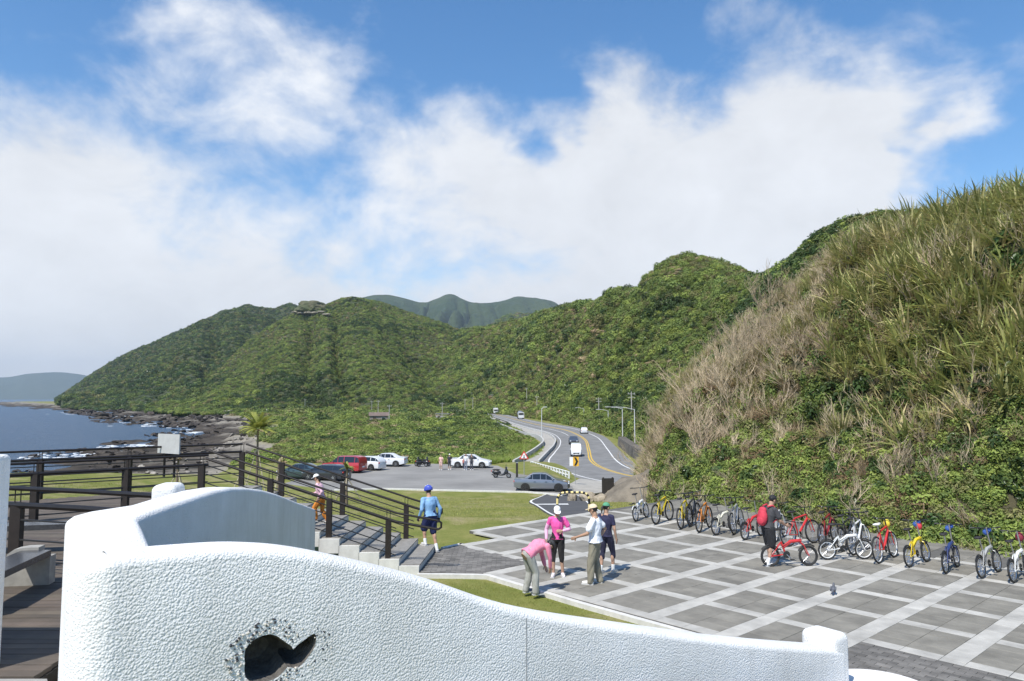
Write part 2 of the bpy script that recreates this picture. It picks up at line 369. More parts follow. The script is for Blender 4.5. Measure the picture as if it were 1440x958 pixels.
def samp(P, V, n, vmin, vmax, rng, umin=0, umax=1):
    "random points on a hill grid, area weighted; returns pts, normals, u, v"
    nu, nv = P.shape[:2]
    e1 = P[1:,:-1]-P[:-1,:-1]; e2 = P[:-1,1:]-P[:-1,:-1]; nn = np.cross(e1,e2); A = np.linalg.norm(nn,axis=-1)
    vm = (V[:-1]+V[1:])/2; um = (np.arange(nu-1)+.5)/(nu-1)
    A = A*((vm>=vmin)&(vm<=vmax))[None]*((um>=umin)&(um<=umax))[:,None]
    c = rng.choice(A.size, n, p=(A/A.sum()).ravel()); i, j = np.unravel_index(c, A.shape); a = rng.random(n)[:,None]; b = rng.random(n)[:,None]
    p = P[i,j]*(1-a)*(1-b)+P[i+1,j]*a*(1-b)+P[i,j+1]*(1-a)*b+P[i+1,j+1]*a*b
    q = nn[i,j]; q /= np.linalg.norm(q,axis=1)[:,None]+1e-9; q[q[:,2]<0] *= -1
    return p, q, um[i], vm[j]
def hp(l): return [tuple(D(*q)) for q in l]
def hf(l): return [tuple(G(a,b,z)) for a,b,z in l]
msoil = mat('hill_soil',(.075,.062,.035),.95,.3,.35,(.045,.05,.02),bump=.6,bscale=3,bdist=.2)
mfar = mat('forest_floor',(.035,.05,.016),.95,.3,.02,(.05,.055,.022),bump=.8,bscale=.12,bdist=4)
mblue = mat('distant_forest',(.024,.046,.018),.95,.35,.004,(.045,.065,.028),bump=1,bscale=.025,bdist=14)
# near hillside over the bicycles
H1R = hp([(1900,300,20),(1640,286,27),(1440,288,33),(1350,298,37),(1265,326,41),(1190,368,45),(1120,418,49),(1050,462,53),(985,520,57),(945,572,61),(916,635,66),(895,668,70)])
H1F = [(22.5,7.2,-.4),(17.6,12.9,-.4),(13.9,18.5,-.35),(12.5,21.0,-.35),(11.2,23.0,-.35),(9.9,25.0,-.4),(8.7,27.2,-.45),(7.6,29.6,-.6),(6.9,32.5,-1.0),(7.2,38,-1.9),(8.6,47,-3.2),(10.8,60,-4.4)]
h1, P1, V1 = loft_hill('hillside', H1R, H1F, 170, 100, (16,10,0), 1.6, 4.8, 11, msoil)
# ridge with the rounded knob, along the inland side of the road
H2R = hp([(1400,300,95),(1215,312,112),(1130,352,140),(1062,395,178),(1030,385,210),(1000,371,238),(962,362,262),(932,371,285),(905,408,330),(868,411,385),(830,428,440),(790,432,540),(745,447,650),(690,460,830),(640,468,1000)])
H2F = [(22,70,-4.4),(22,84,-4.4),(22,98,-4.4),(22.5,115,-4.4),(23,135,-4.4),(23,160,-4.4),(22.5,185,-4.4),(21.5,205,-4.4),(20,235,-4.4),(17,275,-4.4),(9,330,-4.4),(-6,400,-4.4),(-30,470,-4.5),(-62,540,-4.6),(-100,610,-4.7)]
h2, P2, V2 = loft_hill('knob_ridge', H2R, H2F, 220, 90, (70,30,0), 6, 34, 21, mfar, gul=.24, guf=8)
# broad green hill across the bay
H3R = hp([(235,572,860),(290,540,900),(350,488,960),(400,454,1020),(428,438,1060),(456,432,1080),(490,423,1100),(540,431,1120),(600,451,1150),(655,470,1180),(700,478,1210),(760,484,1250)])
H3F = hf([(205,578,-5.2),(262,581,-5.2),(330,582,-5.2),(395,583,-5.1),(450,583,-5.1),(500,583,-5.1),(545,583,-5),(590,583,-5),(635,582,-5),(670,581,-5),(705,580,-5),(740,579,-5)])
h3, P3, V3 = loft_hill('middle_hill', H3R, H3F, 240, 90, (60,500,0), 16, 120, 31, mfar, gul=.26, guf=6)
m_out = mat('weathered_outcrop',(.115,.105,.06),.95,.0,.09,(.065,.085,.03),bump=.8,bscale=.4,bdist=1.5); m_cliff = mat('pale_cliff_rock',(.24,.215,.165),.95,.3,.15,bump=.8,bscale=.5,bdist=1)
def outcrop(name, c, s, seed, m):
    bm=bmesh.new(); bmesh.ops.create_icosphere(bm,subdivisions=4,radius=1)
    for v in bm.verts:
        p=v.co.copy(); v.co*=1+.22*mnoise.noise(p*1.6+Vector((seed,0,0)))+.12*mnoise.noise(p*4+Vector((0,seed,0))); v.co=Vector((v.co.x*s[0],v.co.y*s[1],v.co.z*s[2]))
    me=bpy.data.meshes.new(name); bm.to_mesh(me); bm.free(); return tag(link(name,me,m,None,c),kind='structure')
def on_hill(P, px, py):
    "surface point of a hill seen towards that direction"
    q=P.reshape(-1,3); q=q[q[:,1]>5]; yc=q[:,1]*CT+(q[:,2]-CAMZ)*ST; zc=-q[:,1]*ST+(q[:,2]-CAMZ)*CT; u=720+FPX*q[:,0]/yc; w=479-FPX*zc/yc
    d=np.hypot(u-px,w-py); k=np.argmin(d+q[:,1]*.004); return Vector(q[k])
outcrop('rocky_outcrop', on_hill(P3,437,437)+Vector((0,4,1)), (21,17,13), 2.0, m_out)
for q,(px_,py_) in enumerate([(417,442),(425,444),(434,443),(443,444),(452,443),(460,445)]): outcrop('cliff_band', on_hill(P3,px_,py_)+Vector((0,-3,2.5)), (5.2,4,1.5), 5.0+q, m_cliff)
# headland to the left
H4R = hp([(78,566,1850),(105,545,1900),(150,514,1950),(205,487,2000),(262,461,2050),(318,437,2100),(345,431,2120),(385,434,2160),(430,438,2250),(500,440,2350)])
H4F = hf([(86,574,-7),(120,575,-7),(150,576,-7),(185,577,-7),(215,578,-6),(250,579,-6),(300,580,-6),(340,580,-6),(400,580,-5),(440,580,-5)])
h4, P4, V4 = loft_hill('headland', H4R, H4F, 160, 70, (100,900,0), 22, 190, 41, mfar, gul=.22, guf=5)
# blue mountains behind
H5R = hp([(440,440,4300),(500,419,4300),(545,414,4300),(592,425,4350),(612,421,4400),(634,413,4400),(662,424,4400),(690,426,4450),(735,419,4500),(778,424,4500),(800,440,4500),(860,452,4500),(950,470,4500)])
H5F = [(x*.9-100, 2600, 10) for x in np.linspace(-1000,1000,13)]
h5, P5, V5 = loft_hill('far_mountain', H5R, H5F, 200, 60, (0,1500,0), 70, 300, 51, mblue, gul=.3, guf=12)
H6R = hp([(-420,548,13000),(-250,520,13000),(-120,530,13000),(0,531,13000),(40,526,13000),(90,524,13200),(130,531,13400),(200,540,13600)])
H6F = [(tuple(np.array(p)*np.array([.88,.88,0])+np.array([0,0,-10]))) for p in H6R]
h6, P6, V6 = loft_hill('hazy_mountain', H6R, H6F, 120, 30, (0,1500,0), 40, 700, 61, mblue)
H7R = hp([(560,470,2400),(640,466,2450),(690,458,2500),(720,442,2600),(760,446,2600),(800,460,2600)])
H7F = [(x, 1500, 0) for x in np.linspace(-420,260,6)]
h7, P7, V7 = loft_hill('valley_ridge', H7R, H7F, 90, 40, (0,600,0), 22, 180, 71, mfar, gul=.12, guf=4)
# haze: closed box of even thin air
hz = MB().box((-6000,7000,390),(30000,17000,820)).obj('haze', None); tag(hz, kind='stuff'); hz['label'] = 'thin sea haze over the whole bay'; hz['category'] = 'haze'
mh = bpy.data.materials.new('haze_air'); mh.use_nodes = True; t = mh.node_tree; t.nodes.remove(t.nodes['Principled BSDF'])
pv = N('ShaderNodeVolumePrincipled',t); pv.inputs['Color'].default_value = (.72,.85,1,1); pv.inputs['Density'].default_value = HAZE = 5.5e-5; pv.inputs['Anisotropy'].default_value=.2
lk(pv.outputs[0], t.nodes['Material Output'].inputs['Volume'],t); hz.data.materials.append(mh)
# ================================================================== vegetation kinds
def blade_clump(name, n, lmin, lmax, w, spread, seed, droop=1.0, seg=4, base=.12):
    r = random.Random(seed); v = []; f = []
    for k in range(n):
        a = r.uniform(0,2*math.pi); L = r.uniform(lmin,lmax); tilt = r.uniform(.05,spread); b0 = r.uniform(0,base)
        p = Vector((math.cos(a)*b0, math.sin(a)*b0, -.05)); d = Vector((math.cos(a)*math.sin(tilt), math.sin(a)*math.sin(tilt), math.cos(tilt)))
        side = Vector((-math.sin(a+r.uniform(-.6,.6)), math.cos(a+r.uniform(-.6,.6)), 0)); o = len(v); bend = r.uniform(.25,.75)*droop
        for s in range(seg+1):
            ww = w*(1-(s/seg)**1.5)*.5*r.uniform(.9,1.1)+.001
            v += [p-side*ww, p+side*ww]; p = p+d*(L/seg); d = (d+Vector((math.cos(a)*.3,math.sin(a)*.3,-.9))*bend/seg).normalized()
        f += [(o+2*s,o+2*s+1,o+2*s+3,o+2*s+2) for s in range(seg)]
    return mesh(name, v, f)
def leaf_clump(name, n, r0, size, seed, flat=.8, shell=.45, long=1.6):
    r = random.Random(seed); v = []; f = []
    for k in range(n):
        d = Vector((r.gauss(0,1), r.gauss(0,1), r.gauss(0,1))).normalized(); rad = r0*(shell+(1-shell)*r.random()**.6)*(1+.28*mnoise.noise(d*2.2+Vector((seed,0,0))))
        p = Vector((d.x*rad, d.y*rad, d.z*rad*flat+r0*flat*.55)); nrm = (d+Vector((r.uniform(-.8,.8),r.uniform(-.8,.8),r.uniform(-.2,.9)))).normalized()
        t = nrm.orthogonal().normalized(); t = Matrix.Rotation(r.uniform(0,6.28),3,nrm) @ t; b = nrm.cross(t); s = size*r.uniform(.6,1.3); o = len(v)
        v += [p-t*s*long*.5, p+b*s*.42-t*s*.05+nrm*s*.10, p+t*s*long*.5-nrm*s*.12, p-b*s*.42-t*s*.05+nrm*s*.10]; f += [(o,o+1,o+2),(o,o+2,o+3)]
    return mesh(name, v, f)
def twig_mb(seed, h=1.6, n0=6, lev=3, r0=.016, lean=.5):
    r = random.Random(seed); B = MB()
    def grow(p, d, L, rad, k):
        pts = [p]; q = p.copy(); dd = d.copy()
        for s in range(3):
            dd = (dd+Vector((r.uniform(-.25,.25),r.uniform(-.25,.25),r.uniform(-.05,.22)))).normalized(); q = q+dd*L/3; pts.append(q.copy())
        B.tube(pts, [rad, rad*.85, rad*.7, rad*.45], 3, caps=False)
        if k > 0:
            for c in range(r.randint(3,4)):
                i = r.randint(1,3); a = (dd+Vector((r.uniform(-1,1),r.uniform(-1,1),r.uniform(-.2,.7)))*.8).normalized(); grow(pts[i], a, L*r.uniform(.5,.75), rad*.6, k-1)
    for k in range(n0):
        a = r.uniform(0,6.28); grow(Vector((math.cos(a)*.1,math.sin(a)*.1,-.1)), Vector((math.cos(a)*lean,math.sin(a)*lean,1)).normalized(), h*r.uniform(.4,.6), r0*r.uniform(.8,1.2), lev)
    return B
g_green = leafmat('silvergrass_green',(.36,.36,.13),(.25,.275,.08),.4); g_yel = leafmat('silvergrass_yellow',(.52,.46,.23),(.40,.36,.15),.3)
g_straw = leafmat('dry_straw',(.46,.36,.215),(.33,.25,.14),.25,.7,.15); l_green = leafmat('shrub_leaf',(.185,.24,.06),(.13,.18,.042),.22)
l_bright = leafmat('vine_leaf',(.31,.37,.09),(.22,.285,.06),.22); l_dark = leafmat('glossy_dark_leaf',(.07,.11,.033),(.05,.085,.024),.35,.35)
l_olive = leafmat('olive_scrub_leaf',(.23,.22,.085),(.165,.17,.06),.35); m_twig = mat('bare_twig',(.44,.35,.235),.85,.25,3,rnd=.25)
m_brown = leafmat('withered_leaf',(.20,.135,.07),(.13,.09,.045),.3,.8,.1)
g1 = (blade_clump('grass_clump_a',40,.6,1.35,.05,.95,1,1.3), g_green); g2 = (blade_clump('grass_clump_b',36,.5,1.25,.048,1.05,2,1.5), g_yel)
g3 = (blade_clump('grass_clump_c',40,.5,1.15,.03,.85,3,1.2), g_straw); g4 = (blade_clump('grass_clump_d',42,.7,1.5,.055,1.15,4,1.7), g_green)
g5 = (blade_clump('reed_clump_a',26,.9,1.7,.10,1.15,41,1.6), g_green); g6 = (blade_clump('reed_clump_b',24,.8,1.6,.095,1.2,42,1.7), g_yel)
s1 = (leaf_clump('leaf_clump_a',150,.42,.11,5), l_green); s2 = (leaf_clump('leaf_clump_b',150,.42,.10,6), l_bright); s3 = (leaf_clump('leaf_clump_c',170,.45,.13,7), l_dark)
s4 = (leaf_clump('leaf_clump_d',130,.42,.09,8,.7), m_brown); s5 = (leaf_clump('leaf_clump_e',150,.42,.10,9), l_olive)
tw = [(twig_mb(20+i,1.4,5,2,.02).me('twig_clump_%d'%i), m_twig) for i in range(3)]
rng = np.random.default_rng(5)
def mask_noise(p, s, seed): return fbm(p[:,0]/s, p[:,1]/s+p[:,2]/s*.7, seed, 4)
def put_rot(n, tilt=.25): return np.stack([rng.normal(0,tilt,n), rng.normal(0,tilt,n), rng.uniform(0,6.28,n)],1)
# ---- near hillside cover
p, q, u, v = samp(P1, V1, 11500, -.12, 1.0, rng, .05, 1)
a = mask_noise(p,4,1); b = mask_noise(p,2.2,2); c = mask_noise(p,6,3)
sc0 = 1; hgt = p[:,2]; idx = np.zeros(len(p),int); sc = rng.uniform(.65,1.15,len(p))
low = (v > .70+.10*a); mid = (~low)&(v > .46+.12*b); top = ~low&~mid; left = rng.random(len(p)) < np.clip((u-.16)/.34,.12,.96)*(.75+.5*np.clip(c,-.5,.5))
r_ = rng.random(len(p))
idx[top] = np.where(r_[top]<.28,0,np.where(r_[top]<.50,1,np.where(r_[top]<.70,3,np.where(r_[top]<.86,2,np.where(r_[top]<.95,8,9)))))
k = top&left; idx[k] = np.where(r_[k]<.34,2,np.where(r_[k]<.46,10,np.where(r_[k]<.72,1,np.where(r_[k]<.84,8,np.where(r_[k]<.93,0,11)))))
idx[mid] = np.where(r_[mid]<.20,3,np.where(r_[mid]<.32,2,np.where(r_[mid]<.38,10,np.where(r_[mid]<.66,4,np.where(r_[mid]<.80,8,np.where(r_[mid]<.9,7,6))))))
k = mid&left; idx[k] = np.where(r_[k]<.30,2,np.where(r_[k]<.46,9,np.where(r_[k]<.66,8,np.where(r_[k]<.86,4,7))))
idx[low] = np.where(r_[low]<.27,4,np.where(r_[low]<.55,5,np.where(r_[low]<.68,8,np.where(r_[low]<.79,7,np.where(r_[low]<.88,2,np.where(r_[low]<.93,9,6))))))
dark = (mask_noise(p,2.4,9) > .40)&(v>.12)&(v<.88); idx[dark] = np.where(r_[dark]<.6,6,4)  # patches of darker leaves put the shade of hollows into the plant colour
sc[low] *= .8; big = (top|mid)&(u<.46)&(rng.random(len(p))<np.where(top,.34,.13)); idx[big] = np.where(rng.random(big.sum())<.6,12,13); sc[big] *= 1.1; sc = sc*np.where(idx>=9,1.1,1.0)
keep = ~(dark&(rng.random(len(p))<.45))&~((v>.86)&(rng.random(len(p))<.35)); 
rot = put_rot(len(p),.18); 
protos = [g1,g2,g3,g4,s1,s2,s3,s4,s5,tw[0],tw[1],tw[2],g5,g6]
scatter('hillside_vegetation', p[keep], rot[keep], sc[keep], idx[keep], protos, 'tangled silvergrass, vines and dry brush covering the near hillside', 'undergrowth')
p2_, q2_, u2_, v2_ = samp(P1, V1, 6500, .60, 1.0, np.random.default_rng(15), .05, .95); r2_ = rng.random(6500); f2_ = mask_noise(p2_,1.8,19)
scatter('vine_cover', p2_, put_rot(6500,.2), rng.uniform(.35,.7,6500), np.where(f2_>.3,np.where(r2_<.5,2,4),np.where(r2_<.45,0,np.where(r2_<.85,1,3))), [s1,s2,s4,s5,g3], 'low leafy vines creeping over the foot of the near hillside', 'vines')
# individual leafless shrubs standing out of the brush
tmpl = [twig_mb(60+i,2.5,8,3,.024,.75).me('branches') for i in range(4)]
pp, qq, uu, vv = samp(P1, V1, 30, .15, .74, np.random.default_rng(8), .50, .93)
for i in range(18):
    e = empty('bare_shrub', Vector(pp[i])-Vector((0,0,.1)), random.uniform(0,6), 'leafless pale grey shrub with spreading twigs in the dry brush at the hillside\'s left', 'shrub', 'leafless shrubs on the near hillside')
    s = random.uniform(.85,1.4); br = link('branches', tmpl[i%4], m_twig, e); br.scale = (s,s,s); br.rotation_euler = (random.uniform(-.5,.1), random.uniform(-.5,.1), 0)
# ---- crowns for the middle distance
cr = [(leaf_clump('crown_a',300,1,.215,31,.75,.6,1.3), l_green),(leaf_clump('crown_b',300,1,.215,32,.75,.6,1.3), l_dark),(leaf_clump('crown_c',300,1,.215,33,.7,.6,1.3), l_olive),
      (leaf_clump('crown_d',300,1,.215,34,.7,.6,1.3), l_bright),(leaf_clump('crown_e',300,1,.215,35,.6,.6,1.3), g_straw),(leaf_clump('crown_f',300,1,.215,36,.65,.6,1.3), m_brown)]
def cover(name, P, V, n, k, smin, smax, label, seed, straw=.3, vmin=-.15, zs=.8, cloud_shade=False):
    r = np.random.default_rng(seed); p, q, u, v = samp(P,V,n,vmin,1.0,r); d = p[:,1]; s = np.clip(d*k,smin,smax)
    kp = r.random(n) < (smin/s)**2*1.0; p,v,s,u = p[kp],v[kp],s[kp],u[kp]; m = len(p)
    f1 = fbm(p[:,0]/s/13, p[:,1]/s/13+p[:,2]/s/8, seed, 4); f2 = fbm(p[:,0]/s/45, p[:,1]/s/45+p[:,2]/s/28, seed+7, 3); r1 = r.random(m); up = (1-v)*straw+f1*.45+f2*.5
    idx = np.where(r1<.48,0,np.where(r1<.62,1,np.where(r1<.80,2,3)))
    r2 = r.random(m); grass = (up>.38)&(r2<.85); idx = np.where(grass,np.where(r1<.10,4,np.where(r1<.58,2,np.where(r1<.85,3,0))),idx); idx = np.where((f1+f2<-.55)&(r2<.75),1,idx)
    s = s*np.where(grass,.72,1.0)*np.exp(r.normal(0,.22,m))
    if cloud_shade: idx = np.where(r1<.62,1,np.where(r1<.85,0,2))  # mostly dark crowns: cloud shade painted into the leaf colour
    sz = s*r.uniform(.7,1.35,m); S3 = np.stack([sz,sz,sz*zs*r.uniform(.8,1.3,m)],1); p[:,2] -= .25*sz
    return scatter(name, p, np.stack([r.normal(0,.15,m),r.normal(0,.15,m),r.uniform(0,6.28,m)],1), S3, idx, cr, label, 'forest')
cover('ridge_forest', P2, V2, 150000, .0056, .9, 2.6, 'scrub forest and dry grass covering the ridge with the rounded knob', 81, .42)
cover('middle_hill_forest', P3, V3, 60000, .0017, 1.75, 2.1, 'dense green scrub forest over the middle hill', 82, .25)
cover('headland_forest', P4, V4, 46000, .0017, 3.2, 3.8, 'green forest over the headland by the sea, darkened to paint in cloud shade', 83, .08, cloud_shade=True)
cover('valley_forest', P7, V7, 7000, .0024, 5, 7, 'forest on the low ridge in front of the blue mountains', 84, .1)
# ================================================================== plaza paving
OA = Vector((8.667,19.938,0)); TH = -.836; ADIR = Vector((math.cos(TH),math.sin(TH),0)); BV = Vector((-math.sin(TH),math.cos(TH),0)); SA, SB = 1.566, 1.614
def gp(a, b, z=0.0): return OA + ADIR*(a*SA) - BV*(b*SB) + Vector((0,0,z))
def gi(x, y):
    d = Vector((x,y,0))-OA; return d.dot(ADIR)/SA, -d.dot(BV)/SB
HA, HB = .18/SA, .145/SB               # half widths of the light bands in grid units
AMIN = {-4:-6,-3:-6,-2:-6,-1:-6,0:-6,1:-6,2:-6,3:-5,4:-3}
def in_plaza(a, b):
    j = math.floor(b)
    if b < -3.6 or a > 15: return False
    if b < 5: return a >= AMIN.get(j,-6)-HA
    return a >= 1.0 and b < 10
m_base = mat('mortar_bed',(.11,.105,.095),.95,.2,6)
m_dark = mat('dark_granite_slab',(.19,.178,.15),.85,.2,1.9,bump=.35,bscale=60,bdist=.004,tint=True)
m_light = mat('light_granite_slab',(.42,.405,.365),.85,.2,1.7,bump=.3,bscale=60,bdist=.004,tint=True)
m_brick = mat('clay_paver',(.14,.132,.12),.88,.28,2.3,bump=.4,bscale=45,bdist=.006,tint=True)
plaza = MB()
def quad_prism(B, a0, a1, b0, b1, z0, z1): B.prism([gp(a0,b1)[:2],gp(a1,b1)[:2],gp(a1,b0)[:2],gp(a0,b0)[:2]], z0, z1)
for j in range(-4,5): quad_prism(plaza, AMIN[j]-HA, 15, j, j+1, -.14, -.011)
quad_prism(plaza, 1.0, 15, 5, 10, -.14, -.011); quad_prism(plaza, AMIN[4]-HA, 1.0, 5, 5+HB*1.1, -.14, -.011)
pl = plaza.obj('plaza_paving', m_base); tag(pl, kind='structure')
for m_ in (m_dark,m_light,m_brick):
    for n_ in m_.node_tree.nodes:
        if n_.type == 'TEX_COORD': n_.object = pl          # stains run across the joints
ROT = math.atan2(ADIR.y, ADIR.x)
def tile_mesh(name, la, lb, h, bev, tint, m):
    B = MB(); x, y = la/2, lb/2; xi, yi = x-bev, y-bev
    v = [(-x,-y,-h),(x,-y,-h),(x,y,-h),(-x,y,-h),(-x,-y,-bev*.7),(x,-y,-bev*.7),(x,y,-bev*.7),(-x,y,-bev*.7),(-xi,-yi,0),(xi,-yi,0),(xi,yi,0),(-xi,yi,0)]
    f = [(0,1,5,4),(1,2,6,5),(2,3,7,6),(3,0,4,7),(4,5,9,8),(5,6,10,9),(6,7,11,10),(7,4,8,11),(8,9,10,11)]
    me = mesh(name,v,f); at = me.attributes.new('tint','FLOAT','POINT'); at.data.foreach_set('value',[tint]*12); me.materials.append(m); return me
def lay(kind, items, la, lb, m, spread, nmax=300):
    "items: (centre, rot, scale_a, scale_b); the nearest become parts, the rest one field"
    items.sort(key=lambda q: q[0].length + (0 if abs(q[0].x) < .74*q[0].y else 40)); rr = random.Random(len(items))
    var = [tile_mesh(kind, la-.008, lb-.008, .04, .006, 1+rr.uniform(-spread,spread), m) for _ in range(9)]
    var.sort(key=lambda m_: m_.attributes['tint'].data[0].value)
    blot = lambda c: float(fbm(c.x/1.3, c.y/1.3, 77, 4))*.5
    for c, rz, s1, s2 in items[:nmax]:
        o = link(kind, var[int(min(8,max(0,rr.gauss(4,1.9)+blot(c)*5)))], None, pl, (c.x,c.y,c.z+rr.uniform(-.0025,.0025)), (0,0,rz)); o.scale = (s1,s2,1)
    rest = items[nmax:]
    if rest:
        V = []; F = []; T = []
        base = [Vector(v.co) for v in var[0].vertices]; fs = [tuple(p.vertices) for p in var[0].polygons]
        for c, rz, s1, s2 in rest:
            o = len(V); cs, sn = math.cos(rz), math.sin(rz); dz = rr.uniform(-.0025,.0025); tt = 1+rr.uniform(-spread,spread)*.7+blot(c)*spread
            for p in base: V.append((c.x+cs*p.x*s1-sn*p.y*s2, c.y+sn*p.x*s1+cs*p.y*s2, c.z+p.z+dz)); T.append(tt)
            F += [tuple(i+o for i in q) for q in fs]
        me = mesh(kind+'_field',V,F); at = me.attributes.new('tint','FLOAT','POINT'); at.data.foreach_set('value',T)
        o = link(kind+'_field',me,m,pl); tag(o,kind='stuff')
dark=[]; light=[]
for i in range(-6,14):
    for j in range(-4,5):
        if i < AMIN[j]: continue
        if j == 4 and i >= 2: continue
        b0, b1 = (j+HB if j>=0 else (j if j<-1 else j+HB)), (j+1-HB if j>=-2 else j+1)
        ca = (1-2*HA)/2; cb = (b1-b0)/4
        for p_ in range(2):
            for q_ in range(4):
                dark.append((gp(i+HA+ca*(p_+.5), b0+cb*(q_+.5)), ROT, ca*SA/.603, cb*SB/.341))
for i in range(-6,15):                         # wide bands
    for j in range(-2,5):
        if j >= -1 and (i >= AMIN[j]) and not (j == 4 and i >= 3):
            for q_ in range(3): light.append((gp(i, j+(q_+.5)/3), ROT+math.pi/2, 1.614/3/.6, .36/.36))
for j in range(-1,6):                          # narrow bands between them
    for i in range(-6,14):
        jj = min(max(j-1,-4),4); jj2 = min(j,4)
        if i < min(AMIN[jj],AMIN[jj2]) or (j == 5 and i >= 2): continue
        for p_ in range(2):
            ca = (1-2*HA)/2; light.append((gp(i+HA+ca*(p_+.5), j), ROT, ca*SA/.6, .29/.36))
for i in range(-3,3): light.append((gp(i,5+HB/2), ROT, .36/.6, HB*SB/.36))
for i in range(3,15): light.append((gp(i,4+HB/2), ROT, .36/.6, HB*SB/.36))
lay('dark_slab', dark, .603, .341, m_dark, .16); lay('light_slab', light, .6, .36, m_light, .07)
bricks=[]
wa, wb = .24, .12
for a0,a1,b0,b1 in ((2+HA,11,4+HB,9.6),):
    nb = int((b1-b0)*SB/wb)
    for k in range(nb):
        na = int((a1-a0)*SA/wa)
        for i in range(na):
            bricks.append((gp(a0+((i+.5+(k%2)*.5)*wa)/SA, b0+(k+.5)*wb/SB), ROT, 1, 1))
m_pb = mat('paver_bed',(.11,.105,.095),.95,.2,6)
BD = MB()
BD.prism([gp(-3-HA,5+HB)[:2], gp(-3-HA,4)[:2], gp(-5-HA,4)[:2], G(628,770)[:2], G(612.5,773)[:2], G(589,804)[:2], G(660,806)[:2], gp(-3.05,5+HB)[:2]], -.14, -.013)
tag(BD.obj('stair_foot_bed', m_pb), kind='structure')
foot_poly = [gp(-3-HA,5+HB), gp(-3-HA,4), gp(-5-HA,4), G(628,770), G(612.5,773), G(589,804), G(660,806)]
def inpoly(x, y, poly):
    c = False; n = len(poly)
    for i in range(n):
        a, b = poly[i], poly[i-1]
        if (a[1] > y) != (b[1] > y) and x < (b[0]-a[0])*(y-a[1])/(b[1]-a[1])+a[0]: c = not c
    return c
for k in range(60):
    for i in range(44):
        x = -4.2+(i+.5+(k%2)*.5)*wa*.5*2*.5; x = -4.6+(i+(k%2)*.5)*wa; y = 16.2+k*wb
        if inpoly(x-.1,y,foot_poly) and inpoly(x+.1,y,foot_poly): bricks.append((Vector((x,y,0)), 0, 1, 1))
lay('brick_paver', bricks, wa, wb, m_brick, .38)
m_kerb = mat('pale_kerb',(.60,.585,.54),.85,.12,5,bump=.2,bscale=40,bdist=.004)
def ribbon_box(name, pts, w, z0, z1, m, parent=None):
    B = MB(); pts = [Vector((p[0],p[1],0)) for p in pts]; L=[]; Rr=[]
    for i,p in enumerate(pts):
        t = (pts[min(i+1,len(pts)-1)]-pts[max(i-1,0)]).normalized(); nn = Vector((-t.y,t.x,0))*w/2; L.append(p+nn); Rr.append(p-nn)
    V=[]
    for a,b in zip(L,Rr): V += [(a.x,a.y,z0),(b.x,b.y,z0),(b.x,b.y,z1),(a.x,a.y,z1)]
    F=[]
    for i in range(len(pts)-1):
        o=4*i; F += [(o,o+4,o+5,o+1),(o+1,o+5,o+6,o+2),(o+2,o+6,o+7,o+3),(o+3,o+7,o+4,o)]
    n=4*(len(pts)-1); F += [(0,1,2,3),(n+3,n+2,n+1,n)]
    return B.add(V,F).obj(name,m,parent)
tag(ribbon_box('kerb',[G(587,807.5),G(640,808),G(672,808.5),gp(-2.95,5.12),gp(-1,5.2),gp(1,5.2)],.13,-.15,.012,m_kerb),kind='structure')
tag(ribbon_box('kerb',[G(622,770.5),G(650,764.5),gp(-5.1,4.0)],.12,-.15,.012,m_kerb),kind='structure')

# ================================================================== white stucco walls
mst = mat('white_stucco',(.82,.82,.81),.92,.0,1.1,(.70,.695,.67),det=9,spec=.12)
t = mst.node_tree; b = t.nodes['Principled BSDF']; tc = N('ShaderNodeTexCoord',t)
vo = N('ShaderNodeTexVoronoi',t,feature='SMOOTH_F1'); vo.inputs['Scale'].default_value=58; vo.inputs['Smoothness'].default_value=.35; 
nn_ = N('ShaderNodeTexNoise',t); nn_.inputs['Scale'].default_value=9; nn_.inputs['Detail'].default_value=3; lk(tc.outputs['Object'],nn_.inputs['Vector'],t)
vm = N('ShaderNodeMix',t,data_type='RGBA',blend_type='LINEAR_LIGHT'); vm.inputs[0].default_value=.012; lk(tc.outputs['Object'],vm.inputs[6],t); lk(nn_.outputs[1],vm.inputs[7],t); lk(vm.outputs[2],vo.inputs['Vector'],t)
n2_ = N('ShaderNodeTexNoise',t); n2_.inputs['Scale'].default_value=120; n2_.inputs['Detail'].default_value=3; lk(tc.outputs['Object'],n2_.inputs['Vector'],t)
hh = M_('ADD',M_('MULTIPLY',vo.outputs[0],-1.0,t),M_('MULTIPLY',n2_.outputs[0],.35,t),t)
bp = N('ShaderNodeBump',t); bp.inputs['Strength'].default_value=.8; bp.inputs['Distance'].default_value=.0085; lk(hh,bp.inputs['Height'],t); lk(bp.outputs[0],b.inputs['Normal'],t)
mps = N('ShaderNodeMapping',t); mps.inputs['Scale'].default_value=(2.6,2.6,.22); lk(tc.outputs['Object'],mps.inputs[0],t); sn_ = N('ShaderNodeTexNoise',t); sn_.inputs['Scale'].default_value=1.6; sn_.inputs['Detail'].default_value=6; sn_.inputs['Roughness'].default_value=.65; lk(mps.outputs[0],sn_.inputs['Vector'],t)
sr_ = N('ShaderNodeMapRange',t); sr_.inputs[1].default_value=.52; sr_.inputs[2].default_value=.75; sr_.inputs[4].default_value=.45; lk(sn_.outputs[0],sr_.inputs[0],t)
sx_ = N('ShaderNodeMix',t,data_type='RGBA'); lk(sr_.outputs[0],sx_.inputs[0],t); lk(b.inputs['Base Color'].links[0].from_socket,sx_.inputs[6],t); sx_.inputs[7].default_value=(.56,.55,.52,1); lk(sx_.outputs[2],b.inputs['Base Color'],t)
m_cav = mat('shade_darkened_stone',(.10,.092,.082),.9,.35,18,bump=.8,bscale=40,bdist=.02)  # pebbly stone, darkened further to paint the shade inside the hole
